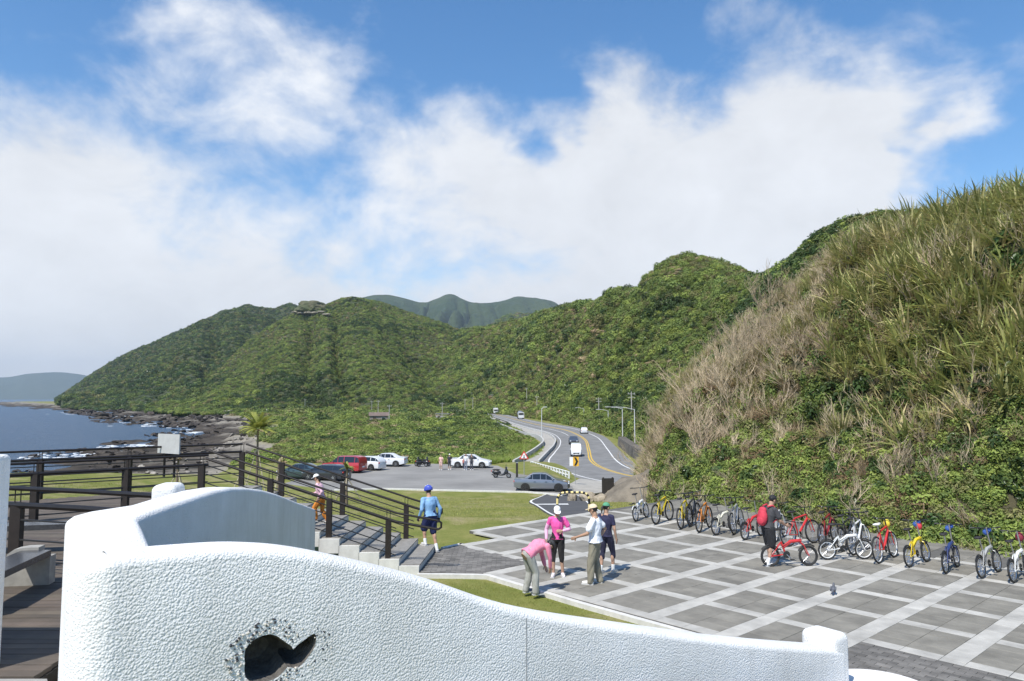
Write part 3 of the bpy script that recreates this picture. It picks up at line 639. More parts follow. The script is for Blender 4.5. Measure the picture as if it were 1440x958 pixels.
# sections (outer point, inner point, top height) from the right end round the corner to the rear end
def wp(px, py, Y): return D(px,py,Y)
front = [wp(1187,915,9.8),wp(1050,905,8.65),wp(900,886,7.66),wp(740,861,6.84),wp(600,817,6.24),wp(450,782,5.7),wp(350,772,5.4),wp(250,777,5.12),wp(160,786,4.9),wp(122,790,4.8)]
fa = catmull(front, 60); tdir = Vector((front[0]-front[-1])[:2]).normalized(); nrm_in = Vector((-tdir.y, tdir.x))
SEC = [((x,y),(x+nrm_in.x*.4,y+nrm_in.y*.4),z) for x,y,z in fa[:-6]]
corner = [((-2.72,4.86),(-2.50,5.42),3.08),((-2.84,4.90),(-2.60,5.47),3.09),((-2.95,5.02),(-2.66,5.55),3.09),((-3.25,5.52),(-2.86,5.9),3.09),((-3.65,6.16),(-3.1,6.32),3.09),((-3.96,6.66),(-3.28,6.62),3.09),((-4.03,6.85),(-3.34,6.76),3.09),((-4.03,7.1),(-3.38,7.05),3.09)]
SEC += corner
for y_, z_ in [(7.6,3.08),(8.4,3.06),(9.2,3.03),(9.9,2.98),(10.8,2.87),(11.8,2.72),(12.8,2.54),(13.8,2.34),(14.8,2.13),(15.8,1.93),(16.8,1.73),(17.45,1.6)]:
    xi = -3.34-(y_-6.74)*(1.24/10.76); SEC.append(((xi-.45,y_-.03),(xi,y_+.03),z_))
def wall_mesh(SEC, rb=.07, z0=-.3):
    V=[]; F=[]
    for o,i,h in SEC:
        o=Vector((o[0],o[1],0)); i=Vector((i[0],i[1],0)); d=(i-o); w=d.length; d/=w; pts=[]
        nz_=7
        for k in range(nz_): pts.append(o+Vector((0,0,z0+(h-rb-z0)*k/(nz_-1))))
        for k in range(1,5): an=math.pi/2*k/4; pts.append(o+d*(rb*(1-math.cos(an)))+Vector((0,0,h-rb+rb*math.sin(an))))
        for k in range(1,4): pts.append(o+d*(rb+(w-2*rb)*k/4)+Vector((0,0,h+.008*math.sin(math.pi*k/4))))
        for k in range(4,-1,-1): an=math.pi/2*k/4; pts.append(i-d*(rb*(1-math.cos(an)))+Vector((0,0,h-rb+rb*math.sin(an))))
        for k in range(nz_-2,-1,-1): pts.append(i+Vector((0,0,z0+(h-rb-z0)*k/(nz_-1))))
        V+=pts
    n=len(pts)
    for s in range(len(SEC)-1):
        F+=[(s*n+k,(s+1)*n+k,(s+1)*n+(k+1)%n,s*n+(k+1)%n) for k in range(n)]
    m=len(SEC)-1; F+=[tuple(range(n)),tuple(m*n+k for k in range(n-1,-1,-1))]
    return V,F
V,F = wall_mesh(SEC); wm = mesh('white_wall',V,F,True); 
bm = bmesh.new(); bm.from_mesh(wm); bmesh.ops.recalc_face_normals(bm, faces=bm.faces); bm.to_mesh(wm); bm.free()
wm.materials.append(mst); wm.materials.append(m_cav)
wall = link('white_wall', wm); tag(wall,'long white stucco parapet wall in the foreground with a stone-rimmed hole','wall')
# the hole: two lobes closed at the back, shade painted by their dark stone
hc1 = D(379,921,5.75); hc2 = D(424,912,5.9); ndir = Vector((nrm_in.x,nrm_in.y,0)); tx = Vector((tdir.x,tdir.y,0)); zz = Vector((0,0,1))
MR = Matrix((tx,zz,ndir)).transposed()
def cutter(c, rx, rz, tilt, n=22):
    B=MB(); prof=[]
    for d_,k in ((-.5,1.12),(-.02,1.05),(.04,.97),(.12,.93),(.25,.88),(.34,.6)):
        ring=[]
        for q in range(n):
            a=2*math.pi*q/n; w=1+.07*math.sin(3*a+1)+.04*math.sin(5*a); x=rx*k*w*math.cos(a); y=rz*k*w*math.sin(a); x,y=x*math.cos(tilt)-y*math.sin(tilt),x*math.sin(tilt)+y*math.cos(tilt)
            ring.append(MR @ Vector((x,y,d_)) + c)
        prof.append(ring)
    V=[p for r in prof for p in r]; F=[(i*n+k,(i+1)*n+k,(i+1)*n+(k+1)%n,i*n+(k+1)%n) for i in range(len(prof)-1) for k in range(n)]
    F+=[tuple(range(n)),tuple((len(prof)-1)*n+k for k in range(n-1,-1,-1))]
    me=mesh('cut',V,F); bm=bmesh.new(); bm.from_mesh(me); bmesh.ops.recalc_face_normals(bm,faces=bm.faces); bm.to_mesh(me); bm.free(); me.materials.append(mst); me.materials.append(m_cav)
    for p in me.polygons: p.material_index=1
    return link('cut',me)
hcen = D(374,922,5.7); hcen.z -= .0
def on_face(px, py):
    "where that direction meets the front face"
    x,y,dz = ray(px,py); o=Vector((-2.8,4.8)); e=o; # line through front face
    P0=Vector(front[6][:2]); k=(P0.x*nrm_in.x+P0.y*nrm_in.y)/(x*nrm_in.x+y*nrm_in.y); return Vector((x*k,y*k,CAMZ+dz*k))
c1 = on_face(376,926); c2 = on_face(424,917)
cuts=[cutter(c1,.175,.16,-.25),cutter(c2,.135,.065,.75)]
for c in cuts:
    md=wall.modifiers.new('cut','BOOLEAN'); md.operation='DIFFERENCE'; md.solver='EXACT'; md.object=c
dg=bpy.context.evaluated_depsgraph_get(); nm=bpy.data.meshes.new_from_object(wall.evaluated_get(dg)); nm.name='white_wall'
wall.modifiers.clear(); wall.data=nm
for c in cuts: bpy.data.objects.remove(c)
try: nm.set_sharp_from_angle(angle=R(45))
except Exception: pass
# pebbles bedded round the hole
PB=MB(); PL=MB()
for k in range(420):
    a=random.uniform(0,6.28); rr_=random.uniform(1.0,1.62)**1.0
    cc_=random.choice([(c1,.185,.175),(c1,.185,.175),(c2,.155,.105)]); p=cc_[0]+tx*cc_[1]*rr_*math.cos(a)+zz*cc_[2]*rr_*math.sin(a)
    dd1=math.hypot((p-c1).dot(tx)/.18,(p-c1).z/.168); dd2=math.hypot((p-c2).dot(tx)/.15,(p-c2).z/.10)
    if dd1<1.02 or dd2<.95: continue
    s=random.uniform(.005,.012); (PB if random.random()<.42 else PL).ball(p-ndir*.004,(s,s*random.uniform(.6,1),s*random.uniform(.6,1)),6,4)
o=PB.obj('dark_pebbles',mat('dark_pebble',(.03,.03,.035),.5),wall); o['kind']='stuff'; o=PL.obj('pale_pebbles',mat('pale_pebble',(.52,.49,.43),.7,.2,20),wall); o['kind']='stuff'
# pinkish exposed patch right of the hole
PK=MB()
for k in range(900):
    a=random.uniform(0,6.28); r0=math.sqrt(random.random()); p=on_face(452,938)+tx*(.21*r0*math.cos(a))+zz*(.16*r0*math.sin(a)); s=random.uniform(.004,.008)
    if math.hypot((p-c2).dot(tx)/.15,(p-c2).z/.10)<1: continue
    PK.ball(p,(s,s,s*.8),5,4)
o=PK.obj('pink_pebbles',mat('pink_pebble',(.56,.48,.44),.8,.25,30),wall); o['kind']='stuff'
# expansion joints as thin recessed-looking sealant beads
for px,y0 in ((740,866),(1148,918)):
    p=on_face(px,y0); MB().tube([p+Vector((0,0,-.02)),Vector((p.x,p.y,-.2))],.006 if px<900 else .004,5).obj('joint_bead',mat('joint_sealant',(.33,.33,.33),.8) if px<900 else mat('joint_white',(.85,.85,.85),.8),wall)
def rounded_block(name, w, d, h, r_, m, loc, rz, label, cat, z0=0, taper=0):
    bm=bmesh.new(); bmesh.ops.create_cube(bm,size=1); bmesh.ops.scale(bm,vec=(w,d,h),verts=bm.verts)
    bmesh.ops.bevel(bm,geom=list(bm.edges),offset=r_,segments=5,affect='EDGES',profile=.5)
    me=bpy.data.meshes.new(name); bm.to_mesh(me); bm.free(); me.polygons.foreach_set('use_smooth',[True]*len(me.polygons))
    try: me.set_sharp_from_angle(angle=R(35))
    except Exception: pass
    return tag(link(name,me,m,None,loc,(0,0,rz)),label,cat)
pe = D(1166,892,9.9); rounded_block('wall_end_post',.37,.50,1.5,.09,mst,(pe.x-.02,pe.y+.1,1.12-.75),math.atan2(tdir.y,tdir.x),'short white stucco post capping the right end of the foreground wall','post')
pe = D(253,684,9.4); rounded_block('wall_end_post',.30,.42,1.8,.08,mst,(pe.x-.14,pe.y,3.09-.9),.1,'small white stucco block on the rear of the wall where the pipe railing ends','post')
# wall at the very left, with its end face in shade
rounded_block('side_wall',4.0,.30,2.2,.05,mst,(-4.63-2.0,6.78,1.76+1.88-1.1),0,'white stucco wall cut off by the left edge of the picture','wall')
# round white seat behind the wall end
sc_ = G(1236,968,.42); B=MB(); B.lathe([(.56,0),(.59,.05),(.62,.32),(.68,.36),(.70,.40),(.68,.425),(.63,.43),(.615,.418),(.30,.422),(.01,.425)],48)
o=B.obj('round_seat',mat('white_cast_stone',(.74,.71,.67),.7,.05,3,bump=.1,bscale=30,bdist=.004),None,(sc_.x,sc_.y,0),True); tag(o,'round white cast stone seat beside the end of the foreground wall','seat')

# ================================================================== deck, stairs, railings
DZ = 1.76
m_plank = mat('weathered_deck_wood',(.125,.10,.076),.8,.35,2.5,(.08,.066,.052),rnd=.22,bump=.3,bscale=30,bdist=.004)
m_post = mat('dark_brown_wood',(.02,.014,.011),.6,.25,8,bump=.2,bscale=30,bdist=.004)
m_rail = mat('dark_bronze_pipe',(.02,.016,.014),.45,.15,10,metal=.3); m_cable = mat('steel_cable',(.03,.03,.03),.5,metal=.3)
deckb = MB().prism([(-16,6.6),(-4.1,6.6),(-5.1,17.3),(-7.2,17.3),(-7.5,20.4),(-8.0,20.4),(-12.2,17.2),(-16,14.4)],-.2,DZ-.045); dk=deckb.obj('deck',mat('deck_joist',(.03,.025,.02),.9)); tag(dk,kind='structure')
pm = {}
for k in range(96):
    y=6.66+k*.143
    if y>20.3: break
    xr = -4.1-(y-6.6)*(1.0/10.7)-.02 if y<17.3 else -7.35
    xl = -16 if y<14.4 else -16+(y-14.4)*(3.8/2.8) if y<17.2 else -12.2+(y-17.2)*(4.2/3.2)
    x = xr
    while x > xl+.3:
        L=min(random.choice([2.4,3.0,3.6]),x-xl)
        if L not in pm: pm[L]=MB().box((0,0,0),(L-.006,.134,.04)).me('deck_plank')
        link('deck_plank',pm[L],m_plank,dk,(x-L/2,y,DZ-.021+random.uniform(-.002,.002))); x-=L
tag(MB().prism([(-9,3),(-2.6,3),(-2.6,4.6),(-4.0,6.57),(-9,6.57)],1.5,DZ-.01).obj('stone_floor',mat('grey_floor_stone',(.27,.265,.25),.8,.15,4,bump=.2,bscale=40,bdist=.004)),kind='structure')
# stairs
n0 = G(588.8,794.4,.16); n4 = G(476,756.5,.80); SD = Vector(((n4-n0).x,(n4-n0).y,0))/4; F0 = G(612.5,773); N0 = G(589,804); SD = Vector((SD.x*.5-.24,0.0,0)); WD = (F0-N0); WD.z=0
RIS=.16; TRD=abs(SD.x); print('tread',TRD,'width',WD.length, N0)
m_tread = mat('grey_tread_stone',(.235,.225,.205),.85,.15,6,bump=.25,bscale=50,bdist=.004); m_step = mat('pale_step_concrete',(.66,.65,.61),.85,.1,4,bump=.2,bscale=40,bdist=.004)
stc = empty('staircase',(N0.x,N0.y,0)); tag(stc,'broad outdoor staircase of pale concrete steps with grey treads','staircase')
for k in range(11):
    a=SD*k; c=[N0+a-N0, N0+a+WD-N0, N0+a+WD+SD*1.02-N0, N0+a+SD*1.02-N0]; B=MB(); B.prism([p[:2] for p in c][::-1],-.2 if k==0 else RIS*(k-1)-.05,RIS*(k+1)-.03)
    st=B.obj('step',m_step,stc); e=WD.normalized()
    c2=[c[0]+e*.07-SD.normalized()*.015, c[1]-e*.07-SD.normalized()*.015, c[2]-e*.07-SD*.02, c[3]+e*.07-SD*.02]
    MB().prism([p[:2] for p in c2][::-1],RIS*(k+1)-.029,RIS*(k+1)).obj('tread',m_tread,st)
def railing(name, path, posts, label, th=1.14, pw=.13, nc=4, r_=.026, post_h=.92, two=True, ext=0):
    "path: base points; posts: base points"
    path=[Vector(p) for p in path]; root=empty(name,path[0],0,label,'railing'); o0=path[0]
    me=MB().box((0,0,post_h/2),(pw,.10,post_h)).me('post'); sm=MB().tube([(0,0,0),(0,0,th-post_h)],.008,5).me('bracket')
    for p in posts:
        p=Vector(p); po=link('post',me,m_post,root,p-o0)
        for s in (-1,1): link('bracket',sm,m_rail,po,(s*.04,0,post_h))
    up=lambda h:[p-o0+Vector((0,0,h)) for p in path]
    MB().tube(up(th),r_,8).obj('top_rail',m_rail,root,None,True)
    if two: MB().tube(up(post_h+.01),r_*1.25,8).obj('hand_rail',m_rail,root,None,True)
    if ext: a,b=up(th)[0],up(post_h+.01)[0]; MB().tube([a,a+Vector((.07,0,-.05)),b+Vector((.07,0,.05)),b],r_,8).obj('rail_end',m_rail,root,None,True)
    for c in range(nc): MB().tube(up(post_h*(c+.6)/(nc+.3))[ext:],.014,5).obj('cable',m_cable,root)
    return root
def far_pt(k): p=F0+SD*k-WD.normalized()*.12; p.z=RIS*(k+1) if k>0 else 0; return p
def near_pt(k): p=N0+SD*k+WD.normalized()*.12; p.z=RIS*(k+1) if k>0 else 0; return p
topF=far_pt(10.9); topF.z=DZ; 
railing('stair_railing',[Vector((-2.0,F0.y-.1,.03)),far_pt(1.2)-Vector((0,0,.12)),topF],[far_pt(1.65)-Vector((0,0,.13)),far_pt(5.3)-Vector((0,0,.1)),far_pt(8.8)-Vector((0,0,.1))],'dark railing along the lawn side of the stairs',ext=1)
topN=near_pt(10.9); topN.z=DZ
railing('stair_railing',[N0+Vector((.45,.12,.05)),near_pt(1.2)-Vector((0,0,.12)),topN],[near_pt(1.6)-Vector((0,0,.13)),near_pt(4.6)-Vector((0,0,.1)),near_pt(7.6)-Vector((0,0,.1))],'dark railing on the near side of the stairs beside the white wall',ext=1)
A0=Vector((topF.x-.1,topF.y,DZ)); 
railing('deck_railing',[A0,(-9.5,19.2,DZ),(-12,17.4,DZ),(-15,15.2,DZ)],[A0,(-9.75,19.02,DZ),(-11.3,17.9,DZ),(-12.1,17.3,DZ),(-13.6,16.2,DZ)],'long dark railing along the seaward edge of the wooden deck')
railing('deck_railing',[(-6.75,16.6,DZ),(-9.3,14.6,DZ),(-12.4,12.2,DZ)],[(-6.85,16.5,DZ),(-8.05,15.6,DZ),(-9.3,14.6,DZ),(-10.9,13.35,DZ)],'inner dark railing across the deck behind the stone benches')
railing('pipe_railing',[(-4.35,9.6,DZ),(-5.8,10.15,DZ),(-8.6,11.0,DZ)],[(-6.92,10.5,DZ)],'nearest railing with two thick round pipes at the left',1.14,.15,3,.034,.90)
# benches
m_conc = mat('bench_concrete',(.33,.32,.29),.85,.15,7,bump=.3,bscale=40,bdist=.005); m_gran = mat('polished_granite',(.06,.062,.065),.25,.2,30)
def bench(loc, rz, L, label):
    root=empty('stone_bench',loc,rz,label,'bench','stone benches on the deck'); prof=[(-.27,0),(.27,0),(.27,.30),(.24,.40),(.16,.46),(.05,.48),(-.13,.48),(-.13,.36),(-.27,.36)]
    for s in (-1,1):
        B=MB(); n=len(prof); w=.09; V=[(s*L/2-w,p[0],p[1]) for p in prof]+[(s*L/2+w,p[0],p[1]) for p in prof]
        B.add(V,[tuple(range(n)),tuple(range(2*n-1,n-1,-1))]+[(i,n+i,n+(i+1)%n,(i+1)%n) for i in range(n)]); B.obj('leg',m_conc,root)
    MB().box((0,-.10,.405),(L-.18,.36,.08)).obj('seat',m_gran,root)
bench((-6.12,9.05,DZ),R(100),1.5,'nearest stone bench with dark polished seat behind the white wall opening')
bench((-7.35,11.9,DZ),R(14),1.9,'stone bench behind the nearest pipe railing')
bench((-5.75,13.0,DZ),R(20),1.2,'stone bench on the deck partly hidden by the crest of the white wall')
# information plate on the far railing
e=D(237,640,19.3); root=empty('information_plate',(e.x,e.y,2.78),R(-33),'blank grey metal information plate standing on the far deck railing','sign')
MB().box((0,0,.21),(.95,.03,.50)).obj('plate',mat('brushed_grey_plate',(.46,.46,.44),.6,.08,5),root)
for s in (-.22,.22): MB().box((s,.03,-.3),(.05,.04,.7)).obj('bracket',m_rail,root)
# ================================================================== roads and roadside
def T(px, py):
    "where that direction meets the terrain"
    x,y,dz = ray(px,py); k=8.0
    while k < 900:
        if CAMZ+dz*k < float(gz(x*k,y*k))+.0: break
        k += max(.15,k*.004)
    return Vector((x*k,y*k,float(gz(x*k,y*k))))
def strip(name, Lp, Rp, n, dz, m, f0=0.0, f1=1.0, flat=None, kind='structure', parent=None, u0=0, u1=1, th=.1):
    a=catmull([tuple(p) for p in Lp],n); b=catmull([tuple(p) for p in Rp],n); s=slice(int(u0*(n-1)),int(u1*(n-1))+1); a,b=a[s],b[s]
    l=a+(b-a)*f0; r=a+(b-a)*f1; l[:,2]+=dz; r[:,2]+=dz
    rows=[]; K=5
    for j in range(K): rows.append(l+(r-l)*j/(K-1))
    lo=l.copy(); lo[:,2]-=th; hi=r.copy(); hi[:,2]-=th; P=np.stack([lo]+rows+[hi],1)
    o=link(name,grid_mesh(name,P,False),m,parent)
    if kind: tag(o,kind=kind)
    return o
m_asph = mat('road_asphalt',(.19,.187,.18),.9,.18,.5,bump=.3,bscale=20,bdist=.01); m_path = mat('path_asphalt',(.075,.075,.077),.9,.15,1.5,bump=.3,bscale=30,bdist=.008)
m_park = mat('worn_carpark_asphalt',(.27,.26,.24),.92,.0,.22,(.185,.178,.165),det=9,bump=.3,bscale=25,bdist=.008); m_white = mat('white_road_paint',(.72,.72,.70),.8,.12,3); m_yell = mat('yellow_road_paint',(.62,.40,.04),.8,.15,2)
m_side = mat('pavement_concrete',(.36,.34,.30),.9,.15,.8); m_par = mat('parapet_concrete',(.46,.45,.42),.9,.15,1.2)
RZ=-4.2
Lr=[G(x,y,RZ) for x,y in [(688,580.5),(691,585),(716,594),(740,601.5),(770,609.6),(782,617.8),(781,627),(772,637),(762,650),(785,663),(842,678),(960,690),(1100,690)]]
Rr_=[G(x,y,RZ) for x,y in [(694,578.8),(702,581),(727,586.5),(763,594),(806,600.6),(828,606),(850,614),(868,630),(886,647),(907,659),(945,667),(1010,672),(1120,674)]]
strip('coast_road',Lr,Rr_,120,0,m_asph)
for nm,f0,f1,m in (('white_edge_line',.07,.085,m_white),('white_edge_line',.83,.845,m_white),('yellow_centre_line',.535,.55,m_yell),('yellow_centre_line',.565,.58,m_yell)):
    strip(nm,Lr,Rr_,120,.006,m,f0,f1,th=.004)
strip('white_lane_line',Lr,Rr_,120,.006,m_white,.33,.342,th=.004,u0=.0,u1=.42)
So=[G(x,y,RZ+.12) for x,y in [(685,580),(688,587),(702,598),(733,611),(755,616),(764,624),(757,633),(740,645),(722,656)]]
Si=[G(x,y,RZ+.12) for x,y in [(688,580.5),(691,585.5),(715,595),(738,602.5),(768,610.5),(780,618.5),(779,628),(770,638),(757,652)]]
strip('pavement',So,Si,90,0,m_side,th=.3)
def line_wall(name, pts, n, w, h, m, label=None, cat=None, kind=None, z=None):
    c=catmull([tuple(p) for p in pts],n); V=[];F=[]
    for i in range(n):
        t=Vector(c[min(i+1,n-1)]-c[max(i-1,0)]); t.z=0; t.normalize(); nn=Vector((-t.y,t.x,0))*w/2; p=Vector(c[i])
        V+=[p+nn-Vector((0,0,.4)),p-nn-Vector((0,0,.4)),p-nn*.8+Vector((0,0,h)),p+nn*.8+Vector((0,0,h))]
    for i in range(n-1):
        o=4*i; F+=[(o,o+4,o+5,o+1),(o+1,o+5,o+6,o+2),(o+2,o+6,o+7,o+3),(o+3,o+7,o+4,o)]
    F+=[(0,1,2,3),(4*n-1,4*n-2,4*n-3,4*n-4)]
    o=link(name,mesh(name,V,F),m); return tag(o,label,cat,None,kind)
line_wall('roadside_parapet',So,80,.35,.75,m_par,'low pale concrete parapet curving along the seaward pavement of the road','parapet')
line_wall('roadside_kerb_wall',Si[2:],70,.3,.42,m_par,'low concrete barrier between the curving road and its pavement','barrier')
rw=[G(x,y,RZ-.1) for x,y in [(868,627),(886,643),(908,655),(946,664),(1010,669),(1100,671)]]
line_wall('rock_retaining_wall',[p+Vector((1.2,2.5,0)) for p in rw],40,1.6,1.5,mat('cut_rock',(.13,.115,.095),.95,.4,.6,bump=.9,bscale=1.5,bdist=.3),'dark cut rock wall at the foot of the slope beside the road','retaining wall')
# car park, its entrance and the path up to the plaza
CPZ=-3.33
cp=[G(x,y,CPZ) for x,y in [(400,680),(440,668),(505,656),(600,652),(700,655),(724,666),(762,671),(805,684),(806,692),(792,697),(740,692.5),(640,690.5),(540,688),(470,690)]]
tag(MB().prism([p[:2] for p in cp][::-1],CPZ-.25,CPZ).obj('car_park',m_park),kind='structure')
tag(ribbon_box('kerb',[p[:2] for p in (cp[9],cp[10],cp[11],cp[12],cp[13])],.25,CPZ-.3,CPZ+.09,m_kerb),kind='structure')
El=[G(x,y,CPZ+.005) for x,y in [(806,683),]]+[G(815,676,RZ+.02)]; Er=[G(806,692,CPZ+.005),G(900,690,RZ+.02)]
strip('car_park_entrance',[G(792,684,CPZ+.01),G(802,680,-3.7),G(815,673,RZ+.03)],[G(800,697,CPZ+.01),G(835,694,-3.7),G(905,684,RZ+.03)],12,0,m_side)
PLt=[T(x,y) for x,y in [(790,732),(772,725),(754,713),(744,706.5),(756,701),(767,697)]]; PRt=[T(x,y) for x,y in [(862,728),(848,722),(835,714),(822,702),(812,697),(800,693)]]
strip('asphalt_path',PLt,PRt,40,.06,m_path,th=.2)
for f0,f1,u0,u1 in ((.01,.045,.1,1),(.955,.985,.2,1),(.01,.6,.44,.47)): strip('white_path_line',PLt,PRt,40,.066,m_white,f0,f1,th=.004,u0=u0,u1=u1)
# earth mound by the road and boulders at the dark board
m_earth=mat('bare_earth',(.17,.145,.11),.95,.3,1.2,bump=.6,bscale=6,bdist=.08)
def mound(name,c,rx,ry,h,m,seed,rz=0,kind='structure',n=40):
    P=np.zeros((n,16,3))
    for i in range(n):
        a=2*math.pi*i/(n-1)
        for j in range(16):
            r_=j/15; x=rx*r_*math.cos(a); y=ry*r_*math.sin(a); x,y=x*math.cos(rz)-y*math.sin(rz),x*math.sin(rz)+y*math.cos(rz)
            z=h*math.cos(r_*math.pi/2)**.8*(1+.25*mnoise.noise(Vector((x*.9,y*.9,seed)))) - .35*r_
            P[i,j]=(c[0]+x,c[1]+y,c[2]+z+.05*mnoise.noise(Vector((x*3,y*3,seed))))
    P[-1]=P[0]; o=link(name,grid_mesh(name,P),m); tag(o,kind=kind); return o
mound('earth_mound',(8.6,47,float(gz(8.6,47))-.1),3.6,4.2,1.9,m_earth,3,.4)
m_rock=mat('sandstone_boulder',(.32,.27,.20),.9,.3,2.5,bump=.7,bscale=8,bdist=.05)
def boulder(loc,s,seed,name='boulder',m=None):
    bm=bmesh.new(); bmesh.ops.create_icosphere(bm,subdivisions=3,radius=1)
    for v in bm.verts:
        p=v.co.copy(); v.co*=1+.28*mnoise.noise(p*1.4+Vector((seed,0,0)))+.12*mnoise.noise(p*3.5+Vector((0,seed,0))); v.co=Vector((v.co.x*s[0],v.co.y*s[1],v.co.z*s[2]))
    me=bpy.data.meshes.new(name); bm.to_mesh(me); bm.free(); o=link(name,me,m or m_rock,None,loc,(0,0,seed*1.7)); return o
b0=Vector((5.7,47.2,float(gz(5.7,47.2))))
for i,(dx,dy,s,lab) in enumerate([(-.9,-.3,(.62,.5,.42),'flat sandstone boulder left of the dark notice board'),(0.75,.35,(.75,.6,.6),'rounded sandstone boulder at the earth mound behind the notice board'),(-.2,-.7,(.45,.4,.33),'small sandstone boulder in front of the dark notice board'),(-1.9,.1,(.3,.3,.42),'upright small stone furthest from the notice board')]):
    tag(boulder((b0.x+dx,b0.y+dy,float(gz(b0.x+dx,b0.y+dy))+s[2]*.45),s,i+1.3),lab,'boulder','boulders by the notice board')
e=empty('notice_board',(b0.x+.35,b0.y,b0.z),R(8),'dark brown notice board on two posts by the boulders','notice board')
mb_=mat('dark_board',(.03,.026,.022),.6,.2,6)
for s in (-.3,.3): MB().box((s,0,.75),(.09,.09,1.5)).obj('post',mb_,e)
MB().box((0,0,.98),(.78,.06,.92)).obj('panel',mb_,e)
# striped arch barrier across the path
ab=Vector((2.55,31.2,float(gz(2.55,31.2))+.05)); arch=empty('arch_barrier',ab,0,'black and yellow striped tubular arch barrier across the asphalt path','barrier')
pts=[Vector((-.66,0,0)),Vector((-.66,0,.45)),Vector((-.62,0,.62)),Vector((-.52,0,.72)),Vector((-.38,0,.76))]+[Vector((x,0,.77)) for x in np.linspace(-.25,.25,4)]+[Vector((.38,0,.76)),Vector((.52,0,.72)),Vector((.62,0,.62)),Vector((.66,0,.45)),Vector((.66,0,0))]
dense=catmull([tuple(p) for p in pts],81); mY=mat('barrier_yellow',(.85,.68,.28),.5,.06,8); mK=mat('barrier_black',(.02,.02,.02),.5)
for k in range(20):
    seg=[Vector(p) for p in dense[k*4:k*4+5]]; MB().tube(seg,.05,10,caps=(k in (0,19))).obj('yellow_band' if k%2 else 'black_band',mY if k%2 else mK,arch,None,True)
# guard fence beside the entrance
m_fence=mat('white_fence_paint',(.74,.74,.72),.6,.08,3)
fa_=G(747,660,RZ); fb_=G(800,676,RZ-.0); fe=empty('guard_fence',fa_,0,'white slatted guard fence on the inside of the road bend','fence'); n=15
for k in range(n):
    p=(fb_-fa_)*k/(n-1); MB().box((p.x,p.y,.45),(.16,.16,.95),math.atan2((fb_-fa_).y,(fb_-fa_).x)).obj('post',m_fence,fe)
for h in (.9,.55,.2): MB().tube([Vector((0,0,h)),(fb_-fa_)+Vector((0,0,h))],.055,6).obj('rail',m_fence,fe)
# signs
m_post2=mat('galvanised_post',(.42,.43,.43),.5,.1,8,metal=.5)
sp_=G(737,668,CPZ); e=empty('warning_sign',sp_,R(-4),'red bordered triangular warning sign on a post by the car park','sign'); MB().tube([(0,0,0),(0,0,2.2)],.035,8).obj('post',m_post2,e)
def tri(s,y,m,nm,par,z=1.75):
    h=s*math.sqrt(3)/2; return MB().add([(-s/2,y,z),(s/2,y,z),(0,y,z+h),(-s/2,y+.012,z),(s/2,y+.012,z),(0,y+.012,z+h)],[(0,1,2),(5,4,3),(0,3,4,1),(1,4,5,2),(2,5,3,0)]).obj(nm,m,par)
pt=tri(.95,-.06,mat('sign_red',(.62,.05,.03),.5),'red_plate',e,1.55); tri(.64,-.075,mat('sign_white',(.8,.8,.78),.5),'white_face',pt,1.63)
MB().box((0,-.085,1.84),(.07,.012,.22)).obj('symbol',mK,pt); MB().box((0,-.0851,1.70),(.16,.012,.05)).obj('symbol',mK,pt)
sp_=G(809,682,RZ+.4); e=empty('chevron_sign',sp_,R(-6),'yellow chevron sign with a black arrow on a thin post at the bend','sign'); MB().tube([(0,0,-.5),(0,0,2.6)],.03,8).obj('post',m_post2,e)
pn=MB().box((.08,-.05,2.15),(.52,.03,.86)).obj('panel',mat('chevron_yellow',(.75,.42,.03),.5),e); MB().box((-.36,-.05,2.15),(.32,.03,.80)).obj('back_panel',mat('sign_white',(.8,.8,.78),.5),e)
for s in (-1,1): MB().add([(-.10,-.072,2.15+s*.38),(.10,-.072,2.15+s*.38),(.28,-.072,2.15),(.08,-.072,2.15)],[(0,1,2,3) if s<0 else (3,2,1,0)]).obj('arrow',mK,pn)
sp_=G(727,676,CPZ); e=empty('bollard',sp_,0,'dark square bollard post at the car park edge','bollard'); MB().box((0,0,.8),(.2,.2,1.6)).obj('shaft',mb_,e); MB().box((0,0,1.63),(.23,.23,.05)).obj('cap',m_post2,e)
MB().box((0,0,.02),(.3,.3,.06)).obj('base',m_post2,e)
# poles and lamps along the road
m_pole=mat('grey_concrete_pole',(.40,.385,.36),.85,.12,2); m_lampm=mat('lamp_metal',(.62,.62,.62),.5,.08,5,metal=.2)
def put(px,Y): x=(px-720)/FPX*Y/CT*CT; x=ray(px,560)[0]/ray(px,560)[1]*Y; return Vector((x,Y,float(gz(x,Y))))
def lamp(px,Y,h,arm,label,base=None):
    p=put(px,Y); 
    if base is not None: p.z=base
    e=empty('street_lamp',p,0,label,'street lamp','street lamps along the coast road'); MB().tube([(0,0,0),(0,0,h*.6),(0,0,h)],[.11,.09,.06],8).obj('pole',m_lampm,e,None,True)
    MB().tube([(0,0,h-.1),(arm*.5,0,h+.25),(arm,0,h+.35)],.05,6).obj('arm',m_lampm,e); MB().box((arm*1.12,0,h+.33),(.7,.25,.12)).obj('lamp_head',m_lampm,e)
lamp(892,128,5.8,-3.2,'nearest grey street lamp with its arm reaching left over the road, right of the bend',-3.4)
lamp(875,150,5.8,-2.8,'second street lamp right of the bend, behind the nearest one',-3.6)
lamp(855,185,5.2,-2.4,'third street lamp, in the bushes right of the road',-4)
lamp(821,240,5,-2.2,'farthest of the street lamps on the inland side of the road',-4)
lamp(761.7,148,6.6,.01+.6,'slim pale lamp post on the seaward pavement at the bend')
